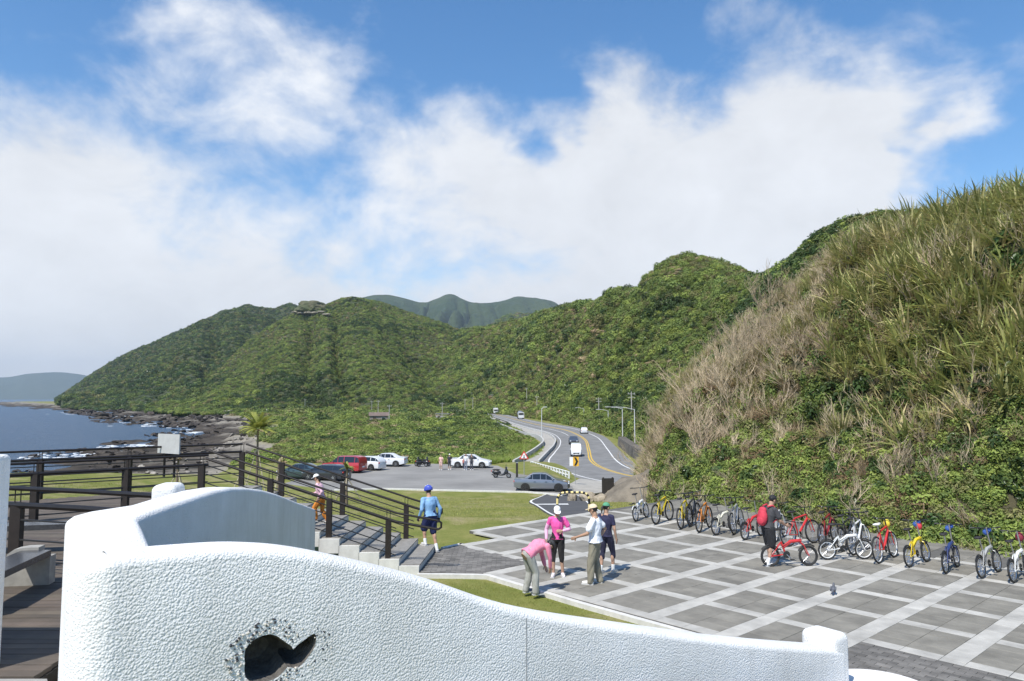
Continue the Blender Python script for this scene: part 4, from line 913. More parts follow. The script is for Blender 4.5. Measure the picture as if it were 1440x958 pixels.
def pole(px,Y,h,label,base=None,arms=2):
    p=put(px,Y)
    if base is not None: p.z=base
    e=empty('utility_pole',p,random.uniform(-.4,.4),label,'pole','utility poles along the coast road'); MB().tube([(0,0,-.5),(0,0,h)],[.17,.11],8).obj('mast',m_pole,e,None,True)
    for k in range(arms): MB().box((0,.12,h-.5-k*.8),(1.7,.1,.12)).obj('crossarm',m_pole,e)
    for s in (-.7,.7): MB().tube([(s,.12,h-.44),(s,.12,h-.2)],.06,6).obj('insulator',mat('insulator',(.6,.6,.58),.4),e)
for px,Y,h,b_,l in [(888,172,7.5,-1.7,'tallest utility pole, on the slope behind the nearest street lamp'),(842,235,7.6,-3,'utility pole on the wooded slope above the dark roadside bushes'),(778,330,9,-3.5,'utility pole on the slope above the tanker truck'),(755,345,8.5,-3,'short utility pole just right of the tanker truck'),
    (740.6,400,11,-1,'utility pole behind the tanker truck'),(724.6,440,9,-3,'utility pole left of the tanker truck'),(713,455,10,-3,'utility pole where the road disappears, right one'),(703,460,8,-3,'short utility pole where the road disappears, middle one'),(692,450,11,-4,'tall utility pole where the road disappears, left one'),
    (665,430,9,-4,'utility pole in the scrub left of the far road'),(654,420,8,-4,'low utility pole in the scrub left of the far road'),(622,300,7,-4.3,'utility pole in the scrub beside a low grey roof'),(547.6,270,6.5,-4.5,'pole beside the small house in the scrub'),(532,330,8,-4.5,'pole behind the small house in the scrub'),(429,520,9,-5,'pole by the white building on the shore plain'),(523,420,8,-4.8,'thin pole on the plain below the middle hill')]:
    pole(px,Y,h,l,b_,1 if Y>260 else 2)
# small houses
def house(px,Y,w,d,h,wallc,roofc,label,rz=0,gable=True,dz=0):
    p=put(px,Y); e=empty('house',(p.x,p.y,p.z+dz),rz,label,'house'); MB().box((0,0,h/2-.5),(w,d,h+1)).obj('wall',mat('house_wall_%d'%px,wallc,.85,.1,.5),e)
    if gable: MB().add([(-w/2-.4,-d/2-.4,h),(w/2+.4,-d/2-.4,h),(w/2+.4,d/2+.4,h),(-w/2-.4,d/2+.4,h),(-w/2-.4,0,h+d*.32),(w/2+.4,0,h+d*.32)],[(0,1,5,4),(2,3,4,5),(1,2,5),(3,0,4),(3,2,1,0)]).obj('roof',mat('house_roof_%d'%px,roofc,.8,.15,.6),e)
    else: MB().box((0,0,h+.65),(w+.6,d+.6,.3)).obj('roof',mat('house_roof_%d'%px,roofc,.8,.15,.6),e)
    n=max(2,int(w/3.5))
    for k in range(n):
        x=-w/2+w*(k+.5)/n
        if k==0: dr=MB().box((x,-d/2-.02,1.0),(1.1,.1,2.1)).obj('door',mat('house_door',(.10,.07,.05),.6),e)
        else:
            wd=MB().box((x,-d/2-.02,h*.58),(1.3,.08,1.1)).obj('window',mat('window_frame_white',(.6,.6,.58),.6),e); MB().box((x,-d/2-.05,h*.58),(1.1,.06,.9)).obj('pane',mat('window_pane',(.03,.04,.05),.15),wd)
house(243,760,11,8,3.2,(.30,.29,.27),(.13,.135,.145),'left one of two grey-roofed houses below the headland',.5); house(264,745,12,8,3.0,(.33,.31,.28),(.15,.15,.16),'right one of two grey-roofed houses below the headland',-.4)
house(399,560,17,7,2.8,(.70,.69,.66),(.45,.12,.08),'low white building with a red roof on the shore plain',0,False); house(418,552,7,5,2.2,(.55,.53,.50),(.40,.40,.40),'small pale shed beside the low white building',0,False)
house(533,275,6.5,4,2.4,(.30,.25,.21),(.16,.12,.10),'small brown house half buried in the scrub',.2,True); house(623,295,5,3.5,2.2,(.35,.34,.33),(.20,.20,.20),'low grey shed in the scrub under a pole',-.1,False)
# ---- scrub on the plain
rs=np.random.default_rng(91); n=60000; yy=np.exp(rs.uniform(np.log(88),np.log(560),n)); px_=rs.uniform(330,905,n); xx=(px_-720)/FPX*yy; zz_=gz(xx,yy)
Lx=np.array([[p.x,p.y] for p in So]); 
def roadleft(y): return np.interp(y, sorted([p.y for p in So]), [q[0] for q in sorted([(p.x,p.y) for p in So],key=lambda t:t[1])])
ok=(zz_>-5.6); keep=[]
bound=[(p.x,p.y) for p in So]
for i in range(n):
    x,y=xx[i],yy[i]
    # seaward of the pavement, or inland of the road
    lim=float(np.interp(y,[60,83,95,110,125,145,175,230,300,400,560],[-8,-2.5,1.0,4.2,5.6,6.0,4.0,-.5,-8,-13,-18]))
    if x<lim-1.0-(4.5 if y<135 and x>-9 else 0): keep.append(i)
keep=np.array(keep); keep=keep[ok[keep]]
# thin out with distance and leave the grass verge and gaps
fb=fbm(xx/18,yy/30,92,4); keep=keep[(fb[keep]>-.55)|(rs.random(len(keep))<.25)]
sz=np.clip(yy*.0036,.45,1.9)*np.exp(rs.normal(0,.38,n)); r1=rs.random(n); f5=fbm(xx/12,yy/22,95,4); idx=np.where(r1<.34,0,np.where(r1<.66+.25*f5,3,np.where(r1<.80,1,np.where(r1<.93,2,4))))
P_=np.stack([xx,yy,zz_-.2*sz],1)[keep]
scatter('coastal_scrub',P_,np.stack([rs.normal(0,.12,n),rs.normal(0,.12,n),rs.uniform(0,6.28,n)],1)[keep],np.stack([sz,sz,sz*.85],1)[keep],idx[keep],cr,'dense green coastal scrub between the car park and the shore','scrub')
# bright tall grass on the verge
n=5200; yy=rs.uniform(86,135,n); xx=rs.uniform(-9,6,n); lim=np.interp(yy,[60,83,95,110,125,145],[-8,-2.5,1.0,4.2,5.6,6.0]); k=(xx<lim-.4)&(xx>lim-6.5-rs.random(n)*3)
vg=[(blade_clump('verge_grass_a',18,.35,.8,.06,.7,51),leafmat('verge_grass',(.28,.34,.07),(.19,.26,.05),.25)),(blade_clump('verge_grass_b',18,.3,.7,.06,.8,52),g_yel)]
scatter('verge_grass',np.stack([xx,yy,gz(xx,yy)],1)[k],np.stack([0*xx,0*xx,rs.uniform(0,6.28,n)],1)[k],rs.uniform(.7,1.3,n)[k],(rs.random(n)<.15).astype(int)[k],vg,'bright green long grass on the verge beside the pavement','grass')
# ================================================================== bicycles
m_tyre=mat('tyre_rubber',(.022,.022,.022),.8); m_steel=mat('bright_steel',(.55,.55,.56),.3,metal=.9); m_black=mat('black_plastic',(.02,.02,.02),.55); m_sadd=mat('saddle_vinyl',(.025,.022,.022),.6)
def paint(nm,c): return mat('bike_paint_'+nm,c,.3,.04,4,coat=.4)
def wheel(root,x,r,rimc):
    B=MB(); n=28; B.tube([(x+(r-.022)*math.cos(a),0,r+(r-.022)*math.sin(a)) for a in np.linspace(0,2*math.pi,n,endpoint=False)],.024,8,closed=True); w=B.obj('wheel',m_tyre,root,None,True)
    B=MB(); B.tube([(x+(r-.052)*math.cos(a),0,r+(r-.052)*math.sin(a)) for a in np.linspace(0,2*math.pi,n,endpoint=False)],.014,6,closed=True); B.obj('rim',rimc,w,None,True)
    B=MB()
    for k in range(16):
        a=2*math.pi*k/16; B.tube([(x+.02*math.cos(a+.6),.012*(-1)**k,r+.02*math.sin(a+.6)),(x+(r-.055)*math.cos(a),0,r+(r-.055)*math.sin(a))],.0035,4,caps=False)
    B.obj('spokes',m_steel,w)
    MB().tube([(x,-.055,r),(x,.055,r)],.022,8).obj('hub',m_steel,w)
    return w
def bicycle(rear,front,kind,pc,label,rimc=None,rack=False,basket=False,bag=None,steer=0.0,lean=-.10,tall=0,helmet=None,seatc=None):
    rp=G(*rear); fp=G(*front); d=fp-rp; rz=math.atan2(d.y,d.x); r=.25 if kind=='fold' else .335; wb=.98 if kind=='fold' else 1.05
    root=empty('bicycle',rp,rz,label,'bicycle','bicycles parked in a row below the hillside'); root.rotation_euler=(lean,0,rz)
    rimc=rimc or m_steel
    root.rotation_euler[2]+=random.uniform(-.09,.09); root.rotation_euler[0]+=random.uniform(-.05,.04); steer=steer or random.uniform(-.35,.35)
    wheel(root,0,r,rimc); fk=MB(); c=root
    if kind=='fold':
        bb=Vector((.40,0,.29)); st=Vector((.29,0,.60)); sad=Vector((.22,0,.90+tall)); hd=Vector((.80,0,.66)); hb=Vector((.80,0,.56)); bar=Vector((.73,0,1.06+tall)); 
        B=MB(); B.tube([st*.55+bb*.45,(st+hd)/2+Vector((0,0,-.03)),hd*.6+hb*.4],[.040,.044,.040],10); B.tube([bb,st],.026,8); B.tube([hb,hd],.028,8)
    else:
        bb=Vector((.43,0,.30)); st=Vector((.31,0,.74)); sad=Vector((.27,0,.94+tall)); hd=Vector((.84,0,.82)); hb=Vector((.875,0,.70)); bar=Vector((.80,0,1.03+tall))
        B=MB(); B.tube([st,hd],.026,8); B.tube([bb,hb+Vector((0,0,.02))],.034,8); B.tube([bb,st],.024,8); B.tube([hb,hd],.024,8)
    for s in (-1,1):
        B.tube([(0,.055*s,r),(bb.x*.75,.04*s,bb.z-.005),bb],.012,6); B.tube([(0,.055*s,r),st*.95+Vector((0,.02*s,0))],.011,6)
    B.obj('frame',pc,root,None,True)
    B=MB(); B.tube([hb,Vector((hb.x+(wb-hb.x)*.25,0,r*2+.03))],.02,8)
    for s in (-1,1): B.tube([(hb.x+(wb-hb.x)*.25,0,r*2+.03),(hb.x+(wb-hb.x)*.3,.05*s,r*2+.01),(wb,.05*s,r)],.013,6)
    B.obj('fork',pc if kind!='fold' else pc,root,None,True)
    wf=wheel(root,wb,r,rimc)
    MB().tube([st,sad-Vector((0,0,.04))],.015,8).obj('seat_post',m_steel,root,None,True)
    B=MB(); B.ball(sad+Vector((-.07,0,0)),(.12,.085,.035),10,6); B.ball(sad+Vector((.08,0,0)),(.13,.035,.028),10,6); B.obj('saddle',seatc or m_sadd,root,None,True)
    MB().tube([hd,bar],.018,8).obj('stem',m_black if kind!='fold' else m_steel,root,None,True)
    sx=math.sin(steer); hb_=MB().tube([bar+Vector((-.06+.28*sx,-.29,.02)),bar+Vector((.02,-.12,.0)),bar+Vector((.02,.12,.0)),bar+Vector((-.06-.28*sx,.29,.02))],.013,7).obj('handlebar',m_black,root,None,True)
    for s in (-1,1):
        MB().tube([bar+Vector((-.045-.28*sx*s*.8,.22*s,.017)),bar+Vector((-.065-.28*sx*s,.31*s,.022))],.019,8).obj('grip',m_black,hb_,None,True)
        MB().tube([bar+Vector((-.02,.18*s,.01)),bar+Vector((.05,.21*s,-.05))],.007,5).obj('brake_lever',m_steel,hb_)
    B=MB(); B.lathe([(.085,-.004),(.09,0),(.085,.004)],20,bb+Vector((0,-.05,0)),Matrix.Rotation(math.pi/2,3,'X')); B.obj('chainring',m_black,root)
    ck=MB().tube([bb+Vector((.11,-.075,-.11)),bb+Vector((0,-.07,0)),bb+Vector((0,.07,0)),bb+Vector((-.11,.075,.11))],.011,6).obj('crank',m_steel,root)
    for s in (-1,1): MB().box(bb+Vector((-.11*s,.115*s,.11*s)),(.09,.075,.022)).obj('pedal',m_black,ck)
    MB().tube([(.16,-.06,bb.z+.08),(.02,-.06,r+.03)],.006,5).obj('chain',m_black,root)
    MB().tube([(.30,.03,bb.z-.01),(.22,.20,.01)],.011,6).obj('kickstand',m_steel,root)
    for x in (0,wb):
        a0,a1=(.55,2.5) if x==0 else (.9,2.7)
        if kind=='fold' or rack: MB().tube([(x+(r+.025)*math.cos(a),0,r+(r+.025)*math.sin(a)) for a in np.linspace(a0,a1,9)],.018,6).obj('mudguard',pc if rack else m_black,root)
    MB().tube([bar+Vector((.04,-.16,-.01)),bar+Vector((.12,-.08,-.08)),hd+Vector((.05,-.02,.0)),hd*.5+st*.5+Vector((0,-.035,-.02)),Vector((.10,-.05,r+.12))],.006,5).obj('cable',m_black,root)
    if rack:
        B=MB(); 
        for s in (-1,1): B.tube([(-.32,.06*s,r*2+.10),(.2,.06*s,r*2+.12)],.008,5); B.tube([(0,.07*s,r),(-.10,.06*s,r*2+.10)],.006,5)
        for x in (-.3,-.2,-.1,0,.1): B.tube([(x,-.06,r*2+.105),(x,.06,r*2+.105)],.006,5)
        B.obj('rear_rack',m_black,root)
    if bag: MB().ball(bar+Vector((.10,0,-.14)),(.075,.09,.11),10,7).obj('handlebar_bag',bag,root,None,True)
    if helmet: 
        h=MB(); h.ball(bar+Vector((.07,.05,-.10)),(.05,.07,.075),12,8); h.ball(bar+Vector((.07,-.03,-.05)),(.04,.05,.05),10,7); h.obj('handlebar_pouch',helmet,root,None,True)
    return root
wht=paint('white',(.74,.74,.72)); yel=paint('yellow',(.70,.52,.02)); org=paint('orange',(.72,.24,.03)); crm=paint('cream',(.68,.65,.52)); red=paint('red',(.55,.03,.03)); dred=paint('dark_red',(.28,.02,.025)); blu=paint('blue',(.03,.05,.16)); gry=paint('grey',(.36,.36,.35)); sil=paint('silver',(.58,.58,.57))
wr=mat('white_rim',(.75,.75,.73),.4); bluebag=mat('blue_bag',(.05,.12,.42),.7,.2,9); redbag=mat('red_bag',(.60,.05,.06),.7,.15,9); kr=mat('black_rim',(.03,.03,.03),.5)
bicycle((895,733.6),(917,725),'fold',wht,'white folding bicycle with a rear rack, leftmost of the row',None,True)
bicycle((923.4,738),(952.7,728.5),'mtb',yel,'yellow mountain bicycle next to the leftmost white one',kr)
bicycle((958.7,744.3),(981,734.5),'mtb',yel,'yellow mountain bicycle beside the orange one',kr)
bicycle((984,749.3),(1006,740),'mtb',org,'orange bicycle between the yellow and the cream ones',kr,tall=.02)
bicycle((1008,753),(1038,747),'fold',crm,'cream white folding bicycle between the orange and the red ones',None)
bicycle((1048.4,759.8),(1071,754),'fold',red,'red folding bicycle just left of the man with the backpack',None)
bicycle((1084,797),(1137,797),'fold',red,'red folding bicycle standing in front, held by the man with the backpack',kr,lean=-.04)
bicycle((1110,769),(1139,764),'mtb',red,'red bicycle behind the one the man with the backpack holds',None)
bicycle((1091,763),(1108,754),'mtb',sil,'silver bicycle partly hidden behind the man with the backpack',wr)
bicycle((1158,770),(1178,762),'mtb',dred,'dark red bicycle behind the white folding one',kr)
bicycle((1164,787.5),(1219,786),'fold',wht,'white folding bicycle with white rims standing side on in the middle of the row',wr,lean=-.05,seatc=m_sadd)
bicycle((1201,781),(1222,774),'mtb',wht,'white bicycle hidden behind the side-on white folding one',wr)
bicycle((1237,792.6),(1258,784),'mtb',red,'red and white bicycle with a pale saddle right of the white ones',wr,bag=mat('yellow_bag',(.72,.55,.05),.7),seatc=mat('pale_saddle',(.7,.69,.66),.6))
bicycle((1280,798),(1305,790),'fold',yel,'small yellow folding bicycle with a red bag',None,bag=redbag,helmet=bluebag)
bicycle((1331,807),(1352,798),'fold',blu,'dark blue folding bicycle with a blue pouch on its bar',None,helmet=bluebag)
bicycle((1382,813.5),(1404,804),'fold',gry,'grey folding bicycle second from the right end',None,helmet=bluebag)
bicycle((1427,820),(1448,811),'fold',wht,'white bicycle with a dark red bag cut by the right edge',None,bag=mat('maroon_bag',(.22,.02,.04),.7))
blk=paint('black',(.03,.03,.032))
bicycle((972,741),(994,732),'mtb',blk,'black bicycle squeezed between the second yellow one and the orange one',kr,steer=.4,lean=-.16)
bicycle((1033,752),(1052,742),'mtb',gry,'grey bicycle half hidden behind the cream white folding one',None,steer=-.3,lean=-.14)
bicycle((1186,776),(1204,768),'mtb',blk,'black bicycle behind the side-on white folding one',kr,steer=.3,lean=-.15)
# ================================================================== people
def remesh(B, name, vox, sm=3):
    me=B.me('tmp'); o=link('tmp',me); md=o.modifiers.new('r','REMESH'); md.mode='VOXEL'; md.voxel_size=vox; md.use_smooth_shade=True
    if sm: s=o.modifiers.new('s','SMOOTH'); s.factor=.5; s.iterations=sm
    dg=bpy.context.evaluated_depsgraph_get(); dg.update(); nm=bpy.data.meshes.new_from_object(o.evaluated_get(dg)); nm.name=name; bpy.data.objects.remove(o); return nm
def folds(me, amp, sc, seed=0, vert=.5):
    n=len(me.vertices); co=np.empty(n*3,np.float32); me.vertices.foreach_get('co',co); co=co.reshape(-1,3); no=np.empty(n*3,np.float32); me.vertices.foreach_get('normal',no); no=no.reshape(-1,3)
    f=fbm(co[:,0]*sc+co[:,1]*sc*.7,co[:,2]*sc*vert+co[:,1]*sc,seed,3); co+=no*(f*amp)[:,None]; me.vertices.foreach_set('co',co.reshape(-1)); me.update()
def limb(B, pts, rs, n=12):
    pts=[Vector(p) for p in pts]
    for i in range(len(pts)-1):
        a,b=pts[i],pts[i+1]; B.tube([a,a*.5+b*.5,b],[rs[i],(rs[i]+rs[i+1])/2*1.03,rs[i+1]],n)
    for p,r in zip(pts,rs): B.ball(p,r,n,8)
def torso(B, P, C, Nk, wide, infl=0, lat=None, full=True, hem=False):
    "elliptical rings from pelvis to neck"
    P,C,Nk=Vector(P),Vector(C),Vector(Nk); lat=Vector(lat or (1,0,0)).normalized(); W=wide
    waist=P.lerp(C,.45); ring=[(P-(C-P)*.28,.105*W,.085),(P,.165*W,.115),(waist,.132*W,.10),(C,.168*W,.118),(C.lerp(Nk,.55),.175*W,.10),(C.lerp(Nk,.82),.12*W,.075),(Nk,.062,.062)]
    if not full: ring=ring[:3]
    if hem: ring=[(P-(C-P)*.06,.172*W+.012,.128)]+ring[1:]
    n=20; V=[]; m=len(ring)
    for i,(p,rx,ry) in enumerate(ring):
        t=(ring[min(i+1,m-1)][0]-ring[max(i-1,0)][0]).normalized(); e1=(lat-t*lat.dot(t)).normalized(); e2=t.cross(e1)
        V+=[p+e1*((rx+infl)*math.cos(2*math.pi*k/n))+e2*((ry+infl)*math.sin(2*math.pi*k/n)) for k in range(n)]
    F=[(i*n+k,i*n+(k+1)%n,(i+1)*n+(k+1)%n,(i+1)*n+k) for i in range(m-1) for k in range(n)]+[tuple(range(n-1,-1,-1)),tuple((m-1)*n+k for k in range(n))]
    B.add(V,F)
def hand(B, w, d, side, curl=.5):
    "palm and five fingers at wrist w pointing d"
    w=Vector(w); d=Vector(d).normalized(); up=Vector((side,0,0)); 
    nrm=(up-d*up.dot(d)); nrm=nrm.normalized() if nrm.length>.05 else Vector((0,1,0)); sd=d.cross(nrm)
    Mx=Matrix((sd,d,nrm)).transposed(); B.ball(w+d*.05,(.040,.052,.016),10,7,Mx); B.tube([w-d*.02,w+d*.03],[.026,.028],10)
    for k,(off,L) in enumerate(((-.030,.062),(-.010,.074),(.010,.070),(.029,.056))):
        b=w+d*.088+sd*off; m1=(d-nrm*curl*.5).normalized(); m2=(d-nrm*curl*1.3).normalized(); p1=b+m1*L*.5; limb(B,[b-d*.02,p1,p1+m2*L*.5],[.0095,.009,.0075],7)
    t0=w+d*.03-sd*.036; t1=t0+(d*.6-sd*.7).normalized()*.035; limb(B,[t0,t1,t1+(d*.9-nrm*.3).normalized()*.032],[.0115,.010,.0085],7)
STAND=dict(P=(0,0,.93),C=(0,0,1.22),N=(0,.0,1.46),H=(0,.025,1.60),SL=(-.17,0,1.38),SR=(.17,0,1.38),EL=(-.24,-.02,1.11),ER=(.24,-.02,1.11),WL=(-.25,.05,.87),WR=(.25,.05,.87),
   HL=(-.09,0,.90),HR=(.09,0,.90),KL=(-.10,.02,.49),KR=(.10,.02,.49),AL=(-.11,-.02,.085),AR=(.11,-.02,.085),tL=0,tR=0,hy=0,hp=0,lat=(1,0,0),hdL=None,hdR=None)
m_eye=mat('eye_dark',(.02,.015,.012),.3); m_lip=mat('lip',(.36,.14,.12),.5); m_hair=mat('black_hair',(.012,.011,.010),.5,.2,20)
SK={}
def person(loc, rz, h, pose, label, skin=(.46,.28,.19), top=None, bottom=None, sleeve='long', legs='long', shoe=(.7,.7,.7), hat=None, hair='short', wide=1.0, under=None, loose=.0, vox=.009, glove=None, sock=None, extra=None, grp=None, sleeve_col=None):
    J=dict(STAND); J.update(pose); root=empty('person',loc,rz,label,'person',grp); s=h/1.72; root.scale=(s,s,s)
    V=lambda k: Vector(J[k]); ms=mat('skin_%d'%int(skin[0]*100),skin,.55,.08,15,sub=.1)
    B=MB(); torso(B,J['P'],J['C'],J['N'],wide,0,J['lat']); limb(B,[V('N')-Vector((0,0,.03)),V('N').lerp(V('H'),.55)],[.055,.05])
    for a in 'LR':
        limb(B,[V('S'+a),V('E'+a),V('W'+a)],[.050,.038,.026]); limb(B,[V('H'+a),V('K'+a),V('A'+a)],[.083,.052,.036]); limb(B,[V('N').lerp(V('C'),.3),V('S'+a)],[.06,.052])
        kk=V('K'+a); aa=V('A'+a); B.ball(kk.lerp(aa,.3)+Vector((0,-.018,0)),(.046,.05,.11),10,8)
        sd=-1 if a=='L' else 1; d=J['hd'+a] or (V('W'+a)-V('E'+a)); hand(B,V('W'+a),d,sd)
        yaw=J['t'+a]; f=Vector((-math.sin(yaw),math.cos(yaw),0)); an=V('A'+a); limb(B,[an-Vector((0,0,.03)),an+f*.07+Vector((0,0,-.045)),an+f*.15+Vector((0,0,-.055))],[.036,.034,.024])
    HM=Matrix.Rotation(J['hy'],3,'Z') @ Matrix.Rotation(J['hp'],3,'X'); Hc=V('H'); hx=lambda x,y,z: Hc+HM@Vector((x,y,z))
    B.ball(hx(0,-.012,.025),(.074,.092,.088),16,12,HM); B.ball(hx(0,.012,-.045),(.056,.068,.070),14,10,HM); B.ball(hx(0,.045,-.085),(.030,.026,.024),8,6,HM)
    limb(B,[hx(0,.080,.012),hx(0,.098,-.025)],[.010,.015],8)
    for sd in (-1,1): B.ball(hx(sd*.076,-.005,-.01),(.010,.020,.030),8,6,HM)
    limb(B,[V('N'),hx(0,-.02,-.06)],[.054,.052])
    body=link('body',remesh(B,'body',vox,2),ms,root)
    for sd in (-1,1): MB().ball(hx(sd*.030,.078,.012),(.012,.008,.007),8,6,HM).obj('eye',m_eye,body)
    MB().ball(hx(0,.078,-.055),(.022,.008,.006),8,6,HM).obj('mouth',m_lip,body)
    if hair:
        B=MB(); B.ball(hx(0,-.020,.030),(.081,.094,.090),16,10,HM); 
        if hair=='long': B.ball(hx(0,-.085,-.06),(.055,.035,.11),10,8,HM)
        if hair=='tail': limb(B,[hx(0,-.10,.02),hx(0,-.15,-.02),hx(0,-.15,-.13)],[.03,.032,.012],8)
        # keep the face free
        me=B.me('hair',True); bm=bmesh.new(); bm.from_mesh(me); inv=HM.transposed()
        dl=[v for v in bm.verts if (inv@(v.co-Hc)).y>.045 and (inv@(v.co-Hc)).z<.062]; bmesh.ops.delete(bm,geom=dl,context='VERTS'); bm.to_mesh(me); bm.free(); link('hair',me,m_hair,root)
    if top:
        mt=mat('top_'+'_'.join('%d'%(c*100) for c in top),top,.85,.10,7); B=MB(); i=.016+loose; torso(B,J['P'],J['C'],Vector(J['N'])-(V('N')-V('C'))*.12,wide,i,J['lat'],hem=True)
        for a in 'LR':
            S_,E_,W_=V('S'+a),V('E'+a),V('W'+a); limb(B,[V('N').lerp(V('C'),.3),S_],[.062,.060])
            if sleeve=='long' and not sleeve_col: limb(B,[S_,E_,E_.lerp(W_,.93)],[.060+loose*.5,.050,.038])
            else: limb(B,[S_,S_.lerp(E_,.62)],[.060+loose*.5,.060+loose])
        me=remesh(B,'shirt',max(vox,.011),2); folds(me,.013,9,1); link('shirt',me,mt,root)
        if sleeve_col:
            for a in 'LR':
                S_,E_,W_=V('S'+a),V('E'+a),V('W'+a); B=MB(); limb(B,[S_.lerp(E_,.5),E_,E_.lerp(W_,.95)],[.056,.046,.034]); me=remesh(B,'arm_sleeve',max(vox,.01),2); folds(me,.003,14,3); link('arm_sleeve',me,mat('sleeve_'+'_'.join('%d'%(c*100) for c in sleeve_col),sleeve_col,.85,.08,8),root)
    if bottom:
        mbt=mat('bottom_'+'_'.join('%d'%(c*100) for c in bottom),bottom,.88,.12,6); B=MB(); torso(B,J['P'],J['C'],J['N'],wide,.012,J['lat'],full=False)
        for a in 'LR':
            h_,k_,a_=V('H'+a),V('K'+a),V('A'+a); x=.014+loose
            if legs=='long': limb(B,[h_,k_,a_+Vector((0,0,-.02))],[.096+loose*.4,.068+x*.6,.056+x*.6])
            elif legs=='capri': limb(B,[h_,k_,k_.lerp(a_,.28)],[.098,.070,.064])
            else: limb(B,[h_,k_.lerp(h_,.05)],[.108+loose,.092+loose])
        me=remesh(B,'trousers' if legs!='short' else 'shorts',max(vox,.012),2); folds(me,.016,9,5,.5); link('trousers' if legs!='short' else 'shorts',me,mbt,root)
    msh=mat('shoe_'+'_'.join('%d'%(c*100) for c in shoe),shoe,.6,.12,20); msole=mat('shoe_sole',(.55,.55,.53),.7)
    for a in 'LR':
        yaw=J['t'+a]; f=Vector((-math.sin(yaw),math.cos(yaw),0)); an=V('A'+a); B=MB(); limb(B,[an+f*-.03+Vector((0,0,-.04)),an+f*.07+Vector((0,0,-.045)),an+f*.165+Vector((0,0,-.052))],[.045,.046,.034],10); B.ball(an+Vector((0,0,-.015)),(.046,.05,.04),10,7)
        sh=link('shoe',remesh(B,'shoe',.011,2),msh,root)
        Mf=Matrix.Rotation(yaw,3,'Z'); MB().box(an+f*.065+Vector((0,0,-.079)),(.088,.27,.022),0,Mf).obj('sole',msole,sh)
        if sock:
            B=MB(); k_=V('K'+a); limb(B,[an,an.lerp(k_,.26)],[.043,.046],10); B.obj('sock',mat('white_sock',sock,.9),root,None,True)
        if glove: 
            B=MB(); d=J['hd'+a] or (V('W'+a)-V('E'+a)); d=Vector(d).normalized(); limb(B,[V('W'+a)-d*.01,V('W'+a)+d*.085],[.033,.040],10); link('glove',remesh(B,'glove',.01,1),mat('glove_dark',glove,.8),root)
    if hat:
        kind,hc=hat; mh=mat('hat_'+'_'.join('%d'%(c*100) for c in hc),hc,.8,.06,12)
        if kind=='cap':
            B=MB(); n=18; V_=[];F_=[]
            for i in range(7):
                a=math.pi/2*i/6; V_+=[hx(.086*math.cos(a)*math.cos(2*math.pi*k/n),-.012+.102*math.cos(a)*math.sin(2*math.pi*k/n),.045+.088*math.sin(a)) for k in range(n)]
            F_=[(i*n+k,i*n+(k+1)%n,(i+1)*n+(k+1)%n,(i+1)*n+k) for i in range(6) for k in range(n)]; B.add(V_,F_); cp_=B.obj('cap',mh,root,None,True)
            V_=[];F_=[]
            for i in range(9):
                a=math.pi*(.12+.76*i/8); x,y=math.cos(a),math.sin(a); V_+=[hx(.086*x,-.012+.102*y,.047),hx(.082*x,.07+.105*y,.034),hx(.082*x,.07+.105*y,.028),hx(.086*x,-.012+.102*y,.040)]
            for i in range(8):
                o_=4*i; F_+=[(o_,o_+1,o_+5,o_+4),(o_+1,o_+2,o_+6,o_+5),(o_+2,o_+3,o_+7,o_+6)]
            MB().add(V_,F_).obj('brim',mh,cp_,None,True)
        else:
            B=MB(); B.ball(hx(0,-.02,.045),(.112,.142,.118),18,12,HM); me=B.me('helmet',True); bm=bmesh.new(); bm.from_mesh(me); inv=HM.transposed(); dl=[v for v in bm.verts if (inv@(v.co-Hc)).z<.005]; bmesh.ops.delete(bm,geom=dl,context='VERTS'); bm.to_mesh(me); bm.free(); hm=link('helmet',me,mh,root)
            for k in (-.055,0,.055): MB().tube([hx(k,.095,.09),hx(k*1.1,.0,.168-abs(k)*.35),hx(k,-.135,.09)],.011,6).obj('vent_rib',mat('helmet_rib',(.55,.58,.66),.4),hm)
            MB().tube([hx(-.08,.0,.02),hx(0,.03,-.10),hx(.08,.0,.02)],.006,5).obj('strap',m_black,hm)
    return root,J,hx,HM
def foot(px,py,z=0): p=G(px,py,z); return p
def gloc(a,b,z=0): return (G(*a,z)+G(*b,z))/2
PINK=(.80,.10,.36)
# woman in the pink polo, facing the viewer
p=gloc((777,810),(791,811)); person(p,R(176),1.64,dict(hp=-.42,hy=.12,ER=(.27,-.05,1.13),WR=(.27,.04,.90),EL=(-.30,-.02,1.14),WL=(-.13,.14,1.12),hdL=(.9,.3,.05),AL=(-.13,.0,.085),AR=(.10,.02,.085),tL=.2,tR=-.15,H=(.0,.05,1.585)),
   'woman in a pink polo shirt, black capri trousers and white cap looking down',top=PINK,bottom=(.02,.018,.018),sleeve='short',sleeve_col=(.82,.45,.62),legs='capri',shoe=(.72,.66,.68),hat=('cap',(.80,.79,.76)),hair='long',wide=.84)
